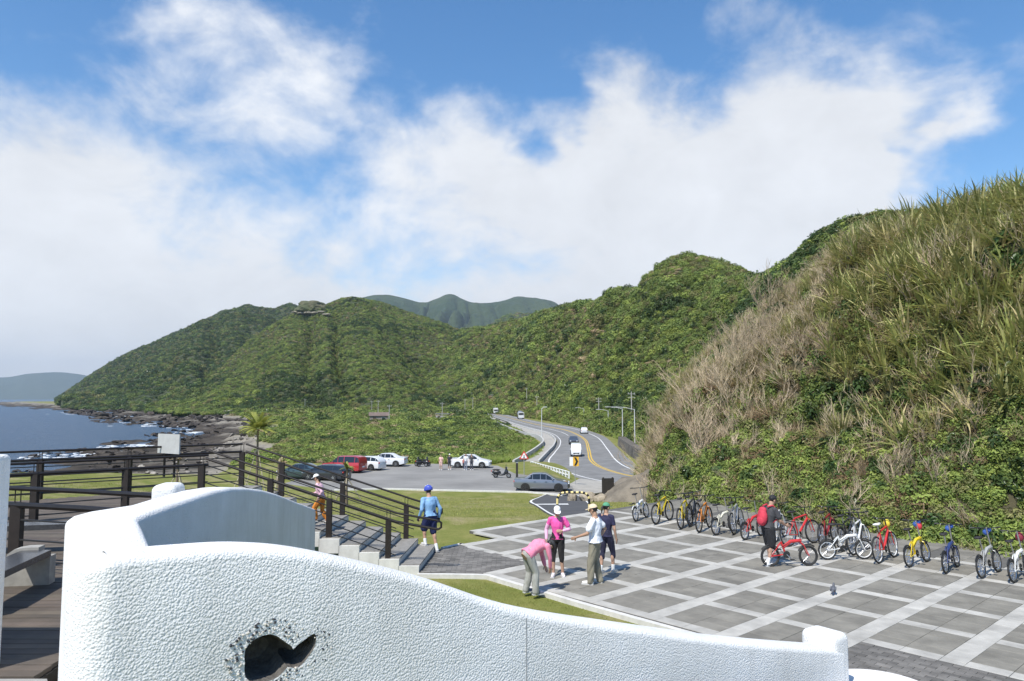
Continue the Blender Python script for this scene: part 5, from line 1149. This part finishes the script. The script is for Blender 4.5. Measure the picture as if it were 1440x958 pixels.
# woman bending forward in a pale pink jacket
p=gloc((738.5,834),(757,835.5)); person(p,R(-62),1.66,dict(P=(0,-.12,.86),C=(0,.16,1.03),N=(0,.36,1.06),H=(0,.47,1.00),hp=-1.15,SL=(-.17,.30,1.03),SR=(.17,.30,1.03),EL=(-.20,.38,.77),ER=(.20,.36,.77),WL=(-.13,.42,.54),WR=(.13,.40,.54),
   HL=(-.09,-.10,.84),HR=(.09,-.10,.84),KL=(-.13,.02,.46),KR=(.12,.04,.47),AL=(-.14,-.06,.085),AR=(.13,.02,.085),tL=.15,tR=-.1),'woman in a pink jacket and grey trousers bending down at the grass edge',top=(.80,.26,.38),bottom=(.36,.36,.33),sleeve='long',legs='long',shoe=(.12,.14,.20),hat=('cap',(.05,.05,.05)),hair='long',wide=.95,loose=.014)
# man in white shirt pointing
p=gloc((829,822),(846,820)); person(p,R(68),1.76,dict(hp=-.22,EL=(-.27,.10,1.12),WL=(-.24,.36,1.02),hdL=(.1,.9,-.35),ER=(.33,-.14,1.15),WR=(.16,-.06,.98),hdR=(-.8,.2,-.2),AL=(-.12,.08,.085),AR=(.13,-.06,.085),KL=(-.12,.06,.49),H=(0,.045,1.60)),
   'man in a white T-shirt, khaki cargo trousers and beige cap gesturing with one hand',skin=(.42,.25,.16),top=(.78,.80,.84),bottom=(.245,.225,.165),sleeve='short',legs='long',shoe=(.70,.68,.64),hat=('cap',(.70,.56,.38)),loose=.018)
# person in dark clothes behind him
p=gloc((849,808),(857,805)); person(p,R(-35),1.66,dict(hp=-.15,hy=-.3,AL=(-.09,-.14,.085),AR=(.10,.16,.085),KL=(-.09,-.03,.50),KR=(.10,.14,.50),EL=(-.24,-.1,1.13),WL=(-.22,.06,.92)),
   'person in navy clothes and green cap standing behind the man in white',top=(.022,.022,.06),bottom=(.02,.02,.045),sleeve='short',legs='capri',shoe=(.60,.56,.50),hat=('cap',(.09,.30,.17)),hair='tail',wide=.92,sock=(.75,.75,.73))
# cyclist with the blue helmet climbing the first step
p=gloc((596,775),(614,777)); p.z=0; person((p.x,p.y,0.0),R(38),1.74,dict(P=(0,0,.96),C=(0,.04,1.24),N=(0,.08,1.47),H=(0,.13,1.60),hp=-.25,SL=(-.19,.07,1.39),SR=(.19,.07,1.39),EL=(-.27,.0,1.14),WL=(-.27,.14,.92),ER=(.28,-.04,1.12),WR=(.29,.03,.88),HL=(-.09,0,.93),HR=(.09,0,.93),KL=(-.11,.15,.60),AL=(-.11,.08,.245),KR=(.11,.02,.50),AR=(.12,-.14,.09)),
   'cyclist in light blue jersey, navy shorts and blue helmet below the stairs',skin=(.45,.27,.18),top=(.22,.40,.62),bottom=(.015,.022,.085),sleeve='long',legs='short',shoe=(.55,.55,.55),hat=('helmet',(.05,.08,.42)),loose=.008,glove=(.03,.03,.04),sock=(.78,.78,.78))
# girl hurrying up the stairs
gx=D(452,724,18.95); st_k=round((N0.x-gx.x)/TRD-.5); person((gx.x,18.95,RIS*(st_k+1)),R(88),1.30,dict(P=(0,0,.92),C=(0,.07,1.21),N=(0,.15,1.44),H=(0,.20,1.58),hp=-.3,SL=(-.17,.13,1.37),SR=(.17,.13,1.37),EL=(-.22,-.05,1.15),WL=(-.2,.05,.95),ER=(.22,.10,1.12),WR=(.2,.30,1.05),HL=(-.09,0,.90),HR=(.09,0,.90),KL=(-.09,.22,.60),AL=(-.09,.14,.245),KR=(.09,.0,.48),AR=(.09,-.22,.13)),
   'girl in a white cap, pink jacket and orange trousers hurrying up the stairs',top=(.78,.50,.58),bottom=(.62,.22,.03),sleeve='long',legs='long',shoe=(.65,.63,.6),hat=('cap',(.80,.80,.79)),hair='long',wide=.85,vox=.011)
# man with the red backpack holding the bicycle
p=gloc((1077,797),(1085,793)); rt,J,hx,HM=person(p,R(-72),1.74,dict(C=(0,.05,1.22),N=(0,.11,1.45),H=(0,.17,1.58),hp=-.4,SL=(-.19,.09,1.37),SR=(.19,.09,1.37),EL=(-.22,.22,1.13),WL=(-.18,.44,1.04),ER=(.23,.20,1.10),WR=(.17,.40,.98),hdL=(0,1,-.2),hdR=(0,1,-.3),AL=(-.10,.10,.085),AR=(.11,-.10,.085),KL=(-.10,.10,.50)),
   'man with a red backpack and black cap leaning over the red bicycle',skin=(.46,.28,.18),top=(.055,.055,.06),bottom=(.02,.02,.022),sleeve='short',legs='short',shoe=(.72,.72,.72),hat=('cap',(.018,.018,.02)),loose=.016,sock=(.7,.7,.7))
mbag=mat('backpack_red',(.58,.045,.075),.75,.15,8); B=MB(); B.ball((0,-.15,1.17),(.15,.10,.22),14,10); B.ball((0,-.21,1.08),(.12,.06,.12),12,8); B.ball((0,-.13,1.33),(.12,.08,.09),12,8); me=remesh(B,'backpack',.012,3); folds(me,.006,10,4); 
bp_=link('backpack',me,mbag); bp_.matrix_world=Matrix.Translation(p) @ Matrix.Rotation(R(-72),4,'Z') @ Matrix.Scale(1.74/1.72,4) @ Matrix.Translation((0,.0,.02)); tag(bp_,'red backpack on the back of the man beside the bicycles','backpack')
for s in (-1,1): MB().tube([(s*.09,-.06,1.42),(s*.12,.07,1.45),(s*.13,.20,1.33),(s*.14,.19,1.12),(s*.13,.02,1.02)],.020,6).obj('shoulder_strap',mbag,bp_,None,True)
# people by the white car
for (px,py,h,rz,tp,bt,lab,kw) in [(620,661,1.60,170,(.72,.45,.40),(.62,.42,.36),'person in pale pink standing beside the parked scooters',dict(legs='short')),(632,660.5,1.66,200,(.04,.04,.05),(.05,.05,.06),'person in black with a white hat left of the white saloon car',dict(legs='capri',hat=('cap',(.8,.8,.78)))),
    (655,661,1.70,165,(.70,.72,.74),(.20,.22,.27),'person in a white top in front of the white saloon car',dict(legs='long')),(663,661,1.66,200,(.05,.05,.06),(.06,.06,.08),'person in black in front of the white saloon car',dict(legs='long')),(652,660,1.2,150,(.45,.08,.07),(.05,.05,.07),'child in red sitting low before the white saloon car',dict(legs='long'))]:
    person(G(px,py,CPZ+.005),R(rz),h,dict(AL=(-.12,.04,.085),EL=(-.27,.05,1.13)),lab,top=tp,bottom=bt,sleeve='short',vox=.02,**kw)
# ================================================================== vehicles
m_glass=mat('car_glass',(.012,.016,.02),.06,spec=.8); m_rimc=mat('alloy_rim',(.45,.45,.46),.3,metal=.8); m_head=mat('lamp_glass',(.75,.77,.8),.15); m_tail=mat('tail_lamp',(.45,.02,.02),.25); m_trim=mat('dark_trim',(.02,.02,.022),.5); m_plate=mat('number_plate',(.75,.75,.73),.5)
def car(loc, rz, L, W, H, col, label, kind='sedan', name='car', wr_=.315, cat='car', rimm=None, metal=0):
    "nose towards +x"
    root=empty(name,loc,rz,label,cat); pm_=mat('car_paint_'+'_'.join('%d'%(c*100) for c in col),col,.28,.03,2,coat=.8,metal=metal)
    hw=W/2; zb=.20
    if kind=='sedan': st=[(-.50,.62,.80,.62),(-.485,.86,.98,.98),(-.40,.93,1.02,1.02),(-.30,.95,1.0,1.06),(-.16,.96,.98,H-.02),(-.02,.96,.97,H),(.08,.96,.96,H-.02),(.25,.95,.93,.99),(.34,.94,.88,.90),(.46,.90,.76,.78),(.50,.66,.62,.62)]; cab=(3,7); roof=(4,6)
    elif kind=='suv': st=[(-.50,.80,.9,.9),(-.49,.92,1.06,1.30),(-.46,.95,1.06,H-.10),(-.38,.96,1.05,H),(-.10,.97,1.03,H),(.06,.97,1.02,H-.03),(.23,.96,1.0,1.06),(.35,.95,.96,.98),(.47,.92,.86,.88),(.50,.72,.70,.70)]; cab=(1,6); roof=(2,5)
    elif kind=='hatch': st=[(-.50,.70,.82,.82),(-.48,.90,.96,1.05),(-.40,.95,.98,H-.10),(-.26,.96,.98,H),(.02,.96,.96,H),(.10,.96,.95,H-.05),(.29,.95,.92,.98),(.38,.94,.86,.88),(.47,.88,.74,.76),(.50,.66,.62,.62)]; cab=(1,6); roof=(2,5)
    else: st=[(-.50,.86,1.0,H-.25),(-.485,.95,1.1,H-.05),(-.40,.97,1.1,H),(0,.97,1.1,H),(.28,.97,1.1,H),(.36,.96,1.08,H-.06),(.455,.95,1.02,1.20),(.485,.92,.92,1.02),(.50,.80,.66,.70)]; cab=(1,6); roof=(2,5)
    rings=[]
    for f,w,zbelt,zt in st:
        x=f*L; w*=hw; up=zt-zbelt; tk=min(1,max(0,up)/(H-1.0)) if zt>zbelt else 0
        wr2=w*(1-.22*tk) if kind!='van' else w*(1-.08*tk); zlow=zb+(.12 if abs(f)>.48 else 0)
        half=[(w*.80,zlow),(w*.98,zlow+.06),(w,zlow+.22),(w*1.0,(zlow+zbelt)/2+.05),(w*.985,zbelt-.05),(w*.95,zbelt),(w*.95+(wr2-w*.95)*.5,zbelt+up*.5),(wr2,zt-.045*(1 if up>.2 else .3)),(wr2*.80,zt-.008),(wr2*.4,zt)]
        rings.append([(x,y,z) for y,z in half]+[(x,-y,z) for y,z in half[::-1]])
    n=len(rings[0]); V=[p for r_ in rings for p in r_]; F=[(i*n+k,(i+1)*n+k,(i+1)*n+(k+1)%n,i*n+(k+1)%n) for i in range(len(rings)-1) for k in range(n)]+[tuple(range(n)),tuple((len(rings)-1)*n+k for k in range(n-1,-1,-1))]
    me=mesh('body',V,F,True); bm=bmesh.new(); bm.from_mesh(me); bmesh.ops.recalc_face_normals(bm,faces=bm.faces); bm.to_mesh(me); bm.free()
    try: me.set_sharp_from_angle(angle=R(32))
    except Exception: pass
    body=link('body',me,pm_,root)
    P=lambda i,k: Vector(rings[i][k])
    def pane(nm,q,m,off,par,inset=.06):
        q=[Vector(a) for a in q]; c=sum(q,Vector())/4; q=[a+(c-a)*inset for a in q]; nn=(q[1]-q[0]).cross(q[3]-q[0]).normalized()
        if nn.dot(off)<0: nn=-nn
        return MB().add([a+nn*.012 for a in q]+[a-nn*.02 for a in q],[(0,1,2,3),(7,6,5,4),(0,4,5,1),(1,5,6,2),(2,6,7,3),(3,7,4,0)]).obj(nm,m,par)
    for sd in (1,-1):
        kb,kt=(5,7) if sd==1 else (n-1-5,n-1-7); off=Vector((0,sd,0))
        idx=list(range(cab[0],cab[1]+1))
        for a,b in zip(idx[:-1],idx[1:]):
            if kind=='sedan' and (a==cab[0] or b==cab[1]):
                # triangular quarter lights
                hi=b if a==cab[0] else a; lo=a if a==cab[0] else b; q=[P(lo,kb),P(hi,kb),P(hi,kt),P(lo,kb).lerp(P(hi,kt),.5)]
            else: q=[P(a,kb),P(b,kb),P(b,kt),P(a,kt)]
            if (P(a,kt).z-P(a,kb).z)<.1 and (P(b,kt).z-P(b,kb).z)<.1: continue
            w_=pane('side_window',q,m_glass,off,body,.07)
        # mirrors and handles
        mx_=P(cab[1],kb); MB().ball(mx_+Vector((-.25,sd*.10,.05)),(.06,.08,.055),8,6).obj('mirror',pm_,body,None,True)
        for hx_ in ((-.12,.08) if kind!='van' else (.2,)): MB().box((hx_*L,sd*(hw*.985),.80),(.16,.03,.03)).obj('door_handle',m_trim,body)
        MB().ball((st[-1][0]*L-.10,sd*hw*.66,.66),(.10,.16,.075),10,6).obj('headlight',m_head,body,None,True)
        MB().ball((st[0][0]*L+.06,sd*hw*.70,.80 if kind!='van' else .95),(.07,.15,.09),10,6).obj('tail_light',m_tail,body,None,True)
        for wx in (.30*L if kind!='van' else .31*L,-.29*L):
            # arch, tyre, rim
            Mr=Matrix.Rotation(math.pi/2,3,'X'); MB().lathe([(wr_+.055,-.06),(wr_+.055,.05)],24,(wx,sd*(hw*.955),wr_+.02),Mr).obj('wheel_arch',m_trim,body)
            wl=MB().lathe([(wr_*.62,-.11),(wr_*.95,-.11),(wr_,-.07),(wr_,.07),(wr_*.95,.11),(wr_*.62,.11)],24,(wx,sd*(hw*.905),wr_),Mr).obj('wheel',m_tyre,root,None,True)
            B=MB(); B.lathe([(wr_*.62,-.02),(wr_*.58,.0),(wr_*.55,-.03),(.02,-.02)] ,20,(wx,sd*(hw*.905+.118) ,wr_),Matrix.Rotation(-sd*math.pi/2,3,'X'))
            for k in range(5): a=2*math.pi*k/5; B.box((wx+wr_*.32*math.cos(a),sd*(hw*.905+.128),wr_+wr_*.32*math.sin(a)),(wr_*.6,.03,.06),0,Matrix.Rotation(-a,3,'Y'))
            B.obj('rim',rimm or m_rimc,wl)
    fr=roof[1]; q=[P(cab[1],5),P(cab[1],n-6),P(fr,n-8),P(fr,7)]; pane('windscreen',q,m_glass,Vector((1,0,.6)),body,.09)
    q=[P(cab[0],5),P(cab[0],n-6),P(roof[0],n-8),P(roof[0],7)]; pane('rear_window',q,m_glass,Vector((-1,0,.5)),body,.12)
    MB().box((L*.498,0,.48),(.04,W*.55,.16)).obj('grille',m_trim,body); MB().box((L*.503,0,.36),(.03,.42,.13)).obj('number_plate',m_plate,body); MB().box((-L*.50,0,.62 if kind!='van' else .55),(.03,.42,.14)).obj('number_plate',m_plate,body)
    MB().box((0,0,zb+.02),(L*.9,W*.82,.10)).obj('underbody',m_trim,body)
    return root
cz=CPZ+.003
car(G(762,690,cz),R(-4),4.55,1.78,1.46,(.235,.25,.285),'silver grey saloon car parked at the car park entrance','sedan',metal=.5,rimm=mat('dark_rim',(.06,.06,.065),.4,metal=.5))
car(G(662,657.5,cz),R(-6),4.5,1.75,1.44,(.76,.77,.77),'white saloon car with people gathered beside it','sedan')
car(G(543,655.5,cz),R(172),4.7,1.80,1.45,(.74,.75,.76),'white saloon car parked at the far left edge of the scrub','sedan')
car(G(514,660.5,cz),R(157),4.3,1.74,1.44,(.74,.75,.75),'white hatchback with its tail to the viewer beside the red car','hatch')
car(G(484,664,cz),R(160),4.5,1.82,1.70,(.42,.03,.035),'red sport utility vehicle in the row of parked cars','suv')
car(G(459,675,cz),R(160),4.5,1.78,1.45,(.025,.027,.032),'black car parked nearest to the railing','hatch'); car(G(424,673,cz),R(165),4.6,1.78,1.44,(.035,.06,.065),'dark green saloon car at the left end of the parked row','sedan')
def rd(px,py): return G(px,py,RZ+.005)
def face(px,py,px2,py2): d=rd(px2,py2)-rd(px,py); return math.atan2(d.y,d.x)
car(rd(810,641),face(808,630,812,645),4.1,1.55,1.85,(.76,.77,.77),'white minibus driving towards the viewer on the road','van','minibus',.29,'minibus')
car(rd(806.5,624.5),face(804,619,808,628),4.4,1.75,1.45,(.06,.065,.075),'dark car following the white minibus','sedan'); car(rd(821,609.5),face(824,612,815,605),4.4,1.75,1.5,(.66,.67,.68),'small pale car driving away on the far side of the yellow lines','hatch')
# tanker truck
def truck(loc,rz,label,tank=True):
    e=empty('tanker_truck' if tank else 'box_truck',loc,rz,label,'truck'); tk=mat('tank_metal',(.42,.44,.48),.3,.1,.6,metal=.6)
    cabm=mat('truck_cab',(.65,.66,.66),.4,.05,2); c=MB().box((3.2,0,1.6),(1.8,2.3,2.2)).obj('cab',cabm,e); MB().box((4.115,0,2.05),(.04,2.0,.8)).obj('windscreen',m_glass,c)
    for s in (-1,1): MB().box((3.35,s*1.16,2.0),(1.0,.04,.7)).obj('side_window',m_glass,c); MB().box((4.12,s*.8,.9),(.05,.3,.2)).obj('headlight',m_head,c)
    MB().box((0,0,.75),(8.0,.9,.3)).obj('chassis',m_trim,e)
    if tank:
        B=MB(); B.lathe([(.2,-3.4),(.95,-3.3),(1.2,-3.0),(1.2,1.8),(.95,2.1),(.2,2.15)],24,(0,0,2.05),Matrix.Rotation(math.pi/2,3,'Y')); tn=B.obj('tank',tk,e,None,True)
        for x in (-2.2,-.6,1.0): MB().tube([(x,1.22*math.cos(a),2.05+1.22*math.sin(a)) for a in np.linspace(0,2*math.pi,24,endpoint=False)],.04,5,closed=True).obj('band',m_steel,tn)
    else:
        MB().box((-.9,0,2.1),(5.6,2.4,2.4)).obj('cargo_box',mat('truck_box',(.66,.66,.64),.6,.06,1),e)
    for x in (3.0,-1.6,-2.8):
        for s in (-1,1): w=MB().lathe([(.2,-.14),(.46,-.14),(.5,-.1),(.5,.1),(.46,.14),(.2,.14)],18,(x,s*1.0,.5),Matrix.Rotation(math.pi/2,3,'X')).obj('wheel',m_tyre,e,None,True)
truck(rd(732,589),face(722,585,742,592),'silver tanker truck coming round the far bend'); truck(rd(697,582.2),face(694,580.8,704,585),'small pale lorry at the far end of the road',False)
# scooters
def scooter(loc,rz,col,label):
    e=empty('scooter',loc,rz,label,'scooter','scooters in the car park'); pc=mat('scooter_'+'_'.join('%d'%(c*100) for c in col),col,.35,.05,4,coat=.4); r=.23
    for x in (0,1.25):
        w=MB().tube([(x+(r-.05)*math.cos(a),0,r+(r-.05)*math.sin(a)) for a in np.linspace(0,2*math.pi,20,endpoint=False)],.055,8,closed=True).obj('wheel',m_tyre,e,None,True); MB().lathe([(.13,-.03),(.13,.03)],14,(x,0,r),Matrix.Rotation(math.pi/2,3,'X')).obj('rim',m_rimc,w)
    B=MB(); B.ball((.08,0,.52),(.45,.16,.20),12,8); B.ball((.55,0,.30),(.35,.15,.10),10,7); B.tube([(.80,0,.30),(1.0,0,.62),(1.02,0,.92)],[.12,.15,.09],10); B.ball((1.10,0,.55),(.13,.16,.24),10,7); link('body',remesh(B,'body',.03,2),pc,e)
    MB().ball((.06,0,.76),(.40,.14,.07),12,7).obj('saddle',m_sadd,e,None,True); B=MB(); B.ball((1.02,0,.98),(.10,.13,.09),10,7); B.obj('headlamp_cowl',pc,e,None,True)
    hb=MB().tube([(.92,-.34,1.02),(1.0,-.1,.98),(1.0,.1,.98),(.92,.34,1.02)],.02,7).obj('handlebar',m_black,e)
    for s in (-1,1): MB().tube([(.98,s*.2,1.0),(1.02,s*.28,1.22)],.008,5).obj('mirror_stem',m_black,hb); MB().ball((1.02,s*.28,1.26),(.02,.06,.04),8,6).obj('mirror',m_black,hb)
    B=MB()
    for s in (-1,1): B.tube([(1.08,s*.07,.6),(1.25,s*.07,r)],.025,7)
    B.obj('fork',m_steel,e); MB().ball((-.40,0,.62),(.06,.09,.06),8,6).obj('tail_light',m_tail,e); MB().ball((1.10,0,.93),(.05,.08,.06),8,6).obj('headlight',m_head,e)
    MB().tube([(.1,-.16,.28),(-.35,-.17,.32)],[.05,.06],8).obj('exhaust',m_trim,e); MB().tube([(.3,.1,.2),(.15,.25,.02)],.015,6).obj('kickstand',m_steel,e)
scooter(G(697,672,cz),R(-8),(.02,.02,.022),'black scooter standing near the silver car'); scooter(G(589,656.5,cz),R(35),(.03,.03,.033),'left one of two dark scooters by the scrub'); scooter(G(599,656.5,cz),R(155),(.02,.02,.022),'right one of two dark scooters by the scrub')
# ================================================================== small things
# lawn tufts: short grass on the lawn next to the paving and behind the wall
rl=np.random.default_rng(17); n=60000; yy=rl.uniform(11.5,58,n); xx=rl.uniform(-34,9,n)
path_poly=[(p.x,p.y) for p in PLt]+[(p.x,p.y) for p in PRt[::-1]]
wl_x=np.array([s_[1][0] for s_ in SEC]); wl_y=np.array([s_[1][1] for s_ in SEC])
zz2=gz(xx,yy); ok=[]
dens=np.clip(30/yy,.25,1); keep0=rl.random(n)<dens
for i in np.nonzero(keep0)[0]:
    x,y=xx[i],yy[i]; u=x/y*1.0
    if u<-.78 or u>.35: continue
    a,b=gi(x,y)
    if in_plaza(a,b) or inpoly(x,y,foot_poly): continue
    if -7.9<x<-2.0 and 17.4<y<20.6: continue
    if x<-4 and y<20.5: continue
    if inpoly(x,y,path_poly): continue
    ok.append(i)
ok=np.array(ok)
tf=[(blade_clump('lawn_tuft_a',16,.03,.085,.010,1.0,71,1,2,.09),leafmat('lawn_blade',(.29,.295,.08),(.21,.23,.052),.3)),(blade_clump('lawn_tuft_b',16,.03,.075,.010,1.1,72,1,2,.10),leafmat('lawn_blade_dry',(.37,.33,.15),(.27,.25,.10),.25))]
dry=fbm(xx/2.2,yy/2.2,33,4); ix=((dry>.18)|(rl.random(n)<.18)).astype(int)
sc_=rl.uniform(.9,1.7,n)*np.clip(yy/20,1,2.0)
scatter('lawn_grass',np.stack([xx,yy,zz2+.002],1)[ok],np.stack([0*xx,0*xx,rl.uniform(0,6.28,n)],1)[ok],sc_[ok],ix[ok],tf,'short patchy lawn grass between the paving, the stairs and the car park','grass')
# dense extra tufts on the narrow strip behind the foreground wall
n=9000; yy=rl.uniform(11,17.5,n); xx=rl.uniform(-3,6,n); ok=[]
for i in range(n):
    a,b=gi(xx[i],yy[i])
    if in_plaza(a,b) or inpoly(xx[i],yy[i],foot_poly) or b<5.25: continue
    ok.append(i)
ok=np.array(ok); scatter('verge_lawn',np.stack([xx,yy,gz(xx,yy)+.002],1)[ok],np.stack([0*xx,0*xx,rl.uniform(0,6.28,n)],1)[ok],rl.uniform(.9,1.5,n)[ok],(rl.random(n)<.25).astype(int)[ok],tf,'narrow grass strip between the foreground wall and the paving','grass')
# shore rocks
def rock_me(seed):
    bm=bmesh.new(); bmesh.ops.create_icosphere(bm,subdivisions=2,radius=1)
    for v in bm.verts: p=v.co.copy(); v.co*=1+.35*mnoise.noise(p*1.3+Vector((seed,0,0)))+.15*mnoise.noise(p*3+Vector((0,seed,0))); v.co.z*=.30
    me=bpy.data.meshes.new('shore_rock'); bm.to_mesh(me); bm.free(); return me
mdr=mat('black_shore_rock',(.042,.034,.027),.9,.3,1.5,rnd=.4); mpr=mat('pale_shore_rock',(.24,.215,.18),.9,.25,1.5,rnd=.3)
rk=[(rock_me(i),mdr) for i in range(3)]+[(rock_me(9+i),mpr) for i in range(2)]
n=9000; yy=np.exp(rl.uniform(np.log(70),np.log(780),n)); xs_=np.interp(yy,_sy,_sx); xb_=np.interp(yy,_by,_bx); f=rl.uniform(-.35,1.02,n); xx=xs_+(xb_-xs_)*f; zz3=gz(xx,yy); sz=np.clip(yy*.0030,.25,1.7)*rl.uniform(.4,1.5,n)**1.3
cl=fbm(xx/yy*40,yy/40,44,4); k=(cl>-.15)&(zz3>SEA-1.2)&(zz3<-5.0); ix=np.where(f<.55,rl.integers(0,3,n),rl.integers(2,5,n))
scatter('shore_rocks',np.stack([xx,yy,zz3+.1*sz],1)[k],rl.uniform(0,6.28,(n,3))[k]*np.array([.1,.1,1]),sz[k],ix[k],rk,'dark wave-worn rocks and pale boulders along the shore','rocks')
# young staked trees on the lawn below the deck
m_stake=mat('bamboo_stake',(.42,.36,.26),.8,.2,6); m_trunk=mat('young_trunk',(.17,.13,.09),.9,.25,6)
def frond_crown(n,L,seed,w=.17):
    r=random.Random(seed); v=[];f=[]
    for k in range(n):
        a=r.uniform(0,6.28); el_=r.uniform(.1,1.25); d=Vector((math.cos(a)*math.cos(el_),math.sin(a)*math.cos(el_),math.sin(el_))); p=Vector((0,0,0)); pts=[p.copy()]
        for s in range(6): p=p+d*(L*r.uniform(.8,1.1)/6); d=(d+Vector((0,0,-.16))).normalized(); pts.append(p.copy())
        for s in range(1,6):
            t=(pts[s+1]-pts[s-1]).normalized(); sd=t.cross(Vector((0,0,1))).normalized()
            for sg in (-1,1):
                for q in range(2):
                    b=pts[s].lerp(pts[s+1],q*.5); tip=b+(sd*sg*.9+t*.7+Vector((0,0,-.25))).normalized()*L*.30*(1-s/8); o=len(v); v+=[b-t*w*.5,b+t*w*.5,tip]; f.append((o,o+1,o+2))
    return mesh('crown',v,f)
def sapling(px,Y,h,L,label,n=24,col=None,stakes=True):
    x=ray(px,560)[0]/ray(px,560)[1]*Y; z=float(gz(x,Y)); e=empty('young_palm',(x,Y,z),random.uniform(0,6),label,'tree','young staked trees on the seaward lawn')
    MB().tube([(0,0,-.1),(.03,.02,h*.5),(0,0,h)],[.10,.075,.06],8).obj('trunk',m_trunk,e,None,True)
    link('crown',frond_crown(n,L,int(px)),col or leafmat('palm_frond',(.36,.36,.09),(.22,.25,.055),.2),e,(0,0,h))
    if stakes:
        for k in range(3): a=2.1*k+.4; MB().tube([(1.0*math.cos(a),1.0*math.sin(a),-.1),(.04*math.cos(a),.04*math.sin(a),h*.72)],.03,6).obj('stake',m_stake,e)
dryf=leafmat('dry_frond',(.42,.36,.20),(.32,.26,.14),.2)
sapling(364,50,4.7,1.5,'bushiest young palm tree on the lawn behind the stairs',44); sapling(254,44,2.5,.55,'thin staked sapling with dry leaves behind the information plate',10,dryf); sapling(394,46,2.3,.6,'small staked sapling with dry crown right of the bushy young palm',12,dryf); sapling(342,60,2.2,.55,'low staked sapling left of the bushy young palm',12,dryf); sapling(490,42,2.0,.5,'slender sapling in front of the black parked car',14)
# weed at the stair foot and bird
x=F0.x+.1; w=empty('weed_clump',(F0.x-.75,F0.y+.28,-.02),0,'small green weed growing beside the lower steps','plant'); link('leaves',leaf_clump('leaves',110,.17,.05,77,1.2),leafmat('weed_leaf',(.12,.17,.035),(.08,.12,.025),.2),w); MB().tube([(0,0,-.02),(.01,0,.2)],.008,5).obj('stem',m_trunk,w)
bp0=G(1172,836); bd=empty('pigeon',bp0,R(60),'small grey pigeon standing on the paving between the wide light bands','bird'); mbd=mat('pigeon_grey',(.10,.105,.12),.7,.3,25)
B=MB(); B.ball((0,0,.115),(.10,.055,.055),12,8,Matrix.Rotation(-.35,3,'Y')); limb(B,[(.06,0,.14),(.085,0,.195)],[.034,.022]); B.ball((.095,0,.205),(.026,.021,.022),10,7); B.tube([(-.08,0,.10),(-.17,0,.075)],[.03,.018],8); link('body',remesh(B,'body',.006,2),mbd,bd)
MB().tube([(.115,0,.203),(.135,0,.197)],[.006,.002],6).obj('beak',mat('beak_dark',(.06,.05,.05),.5),bd)
for s in (-1,1): MB().tube([(0,s*.022,.07),(.005,s*.024,.005),(.03,s*.024,.003)],.004,5).obj('leg',mat('pigeon_leg',(.38,.12,.10),.6),bd); MB().ball((-.02,s*.05,.12),(.10,.012,.038),10,6,Matrix.Rotation(-.3,3,'Y')).obj('wing',mat('pigeon_wing',(.16,.165,.18),.7,.2,25),bd,None,True)
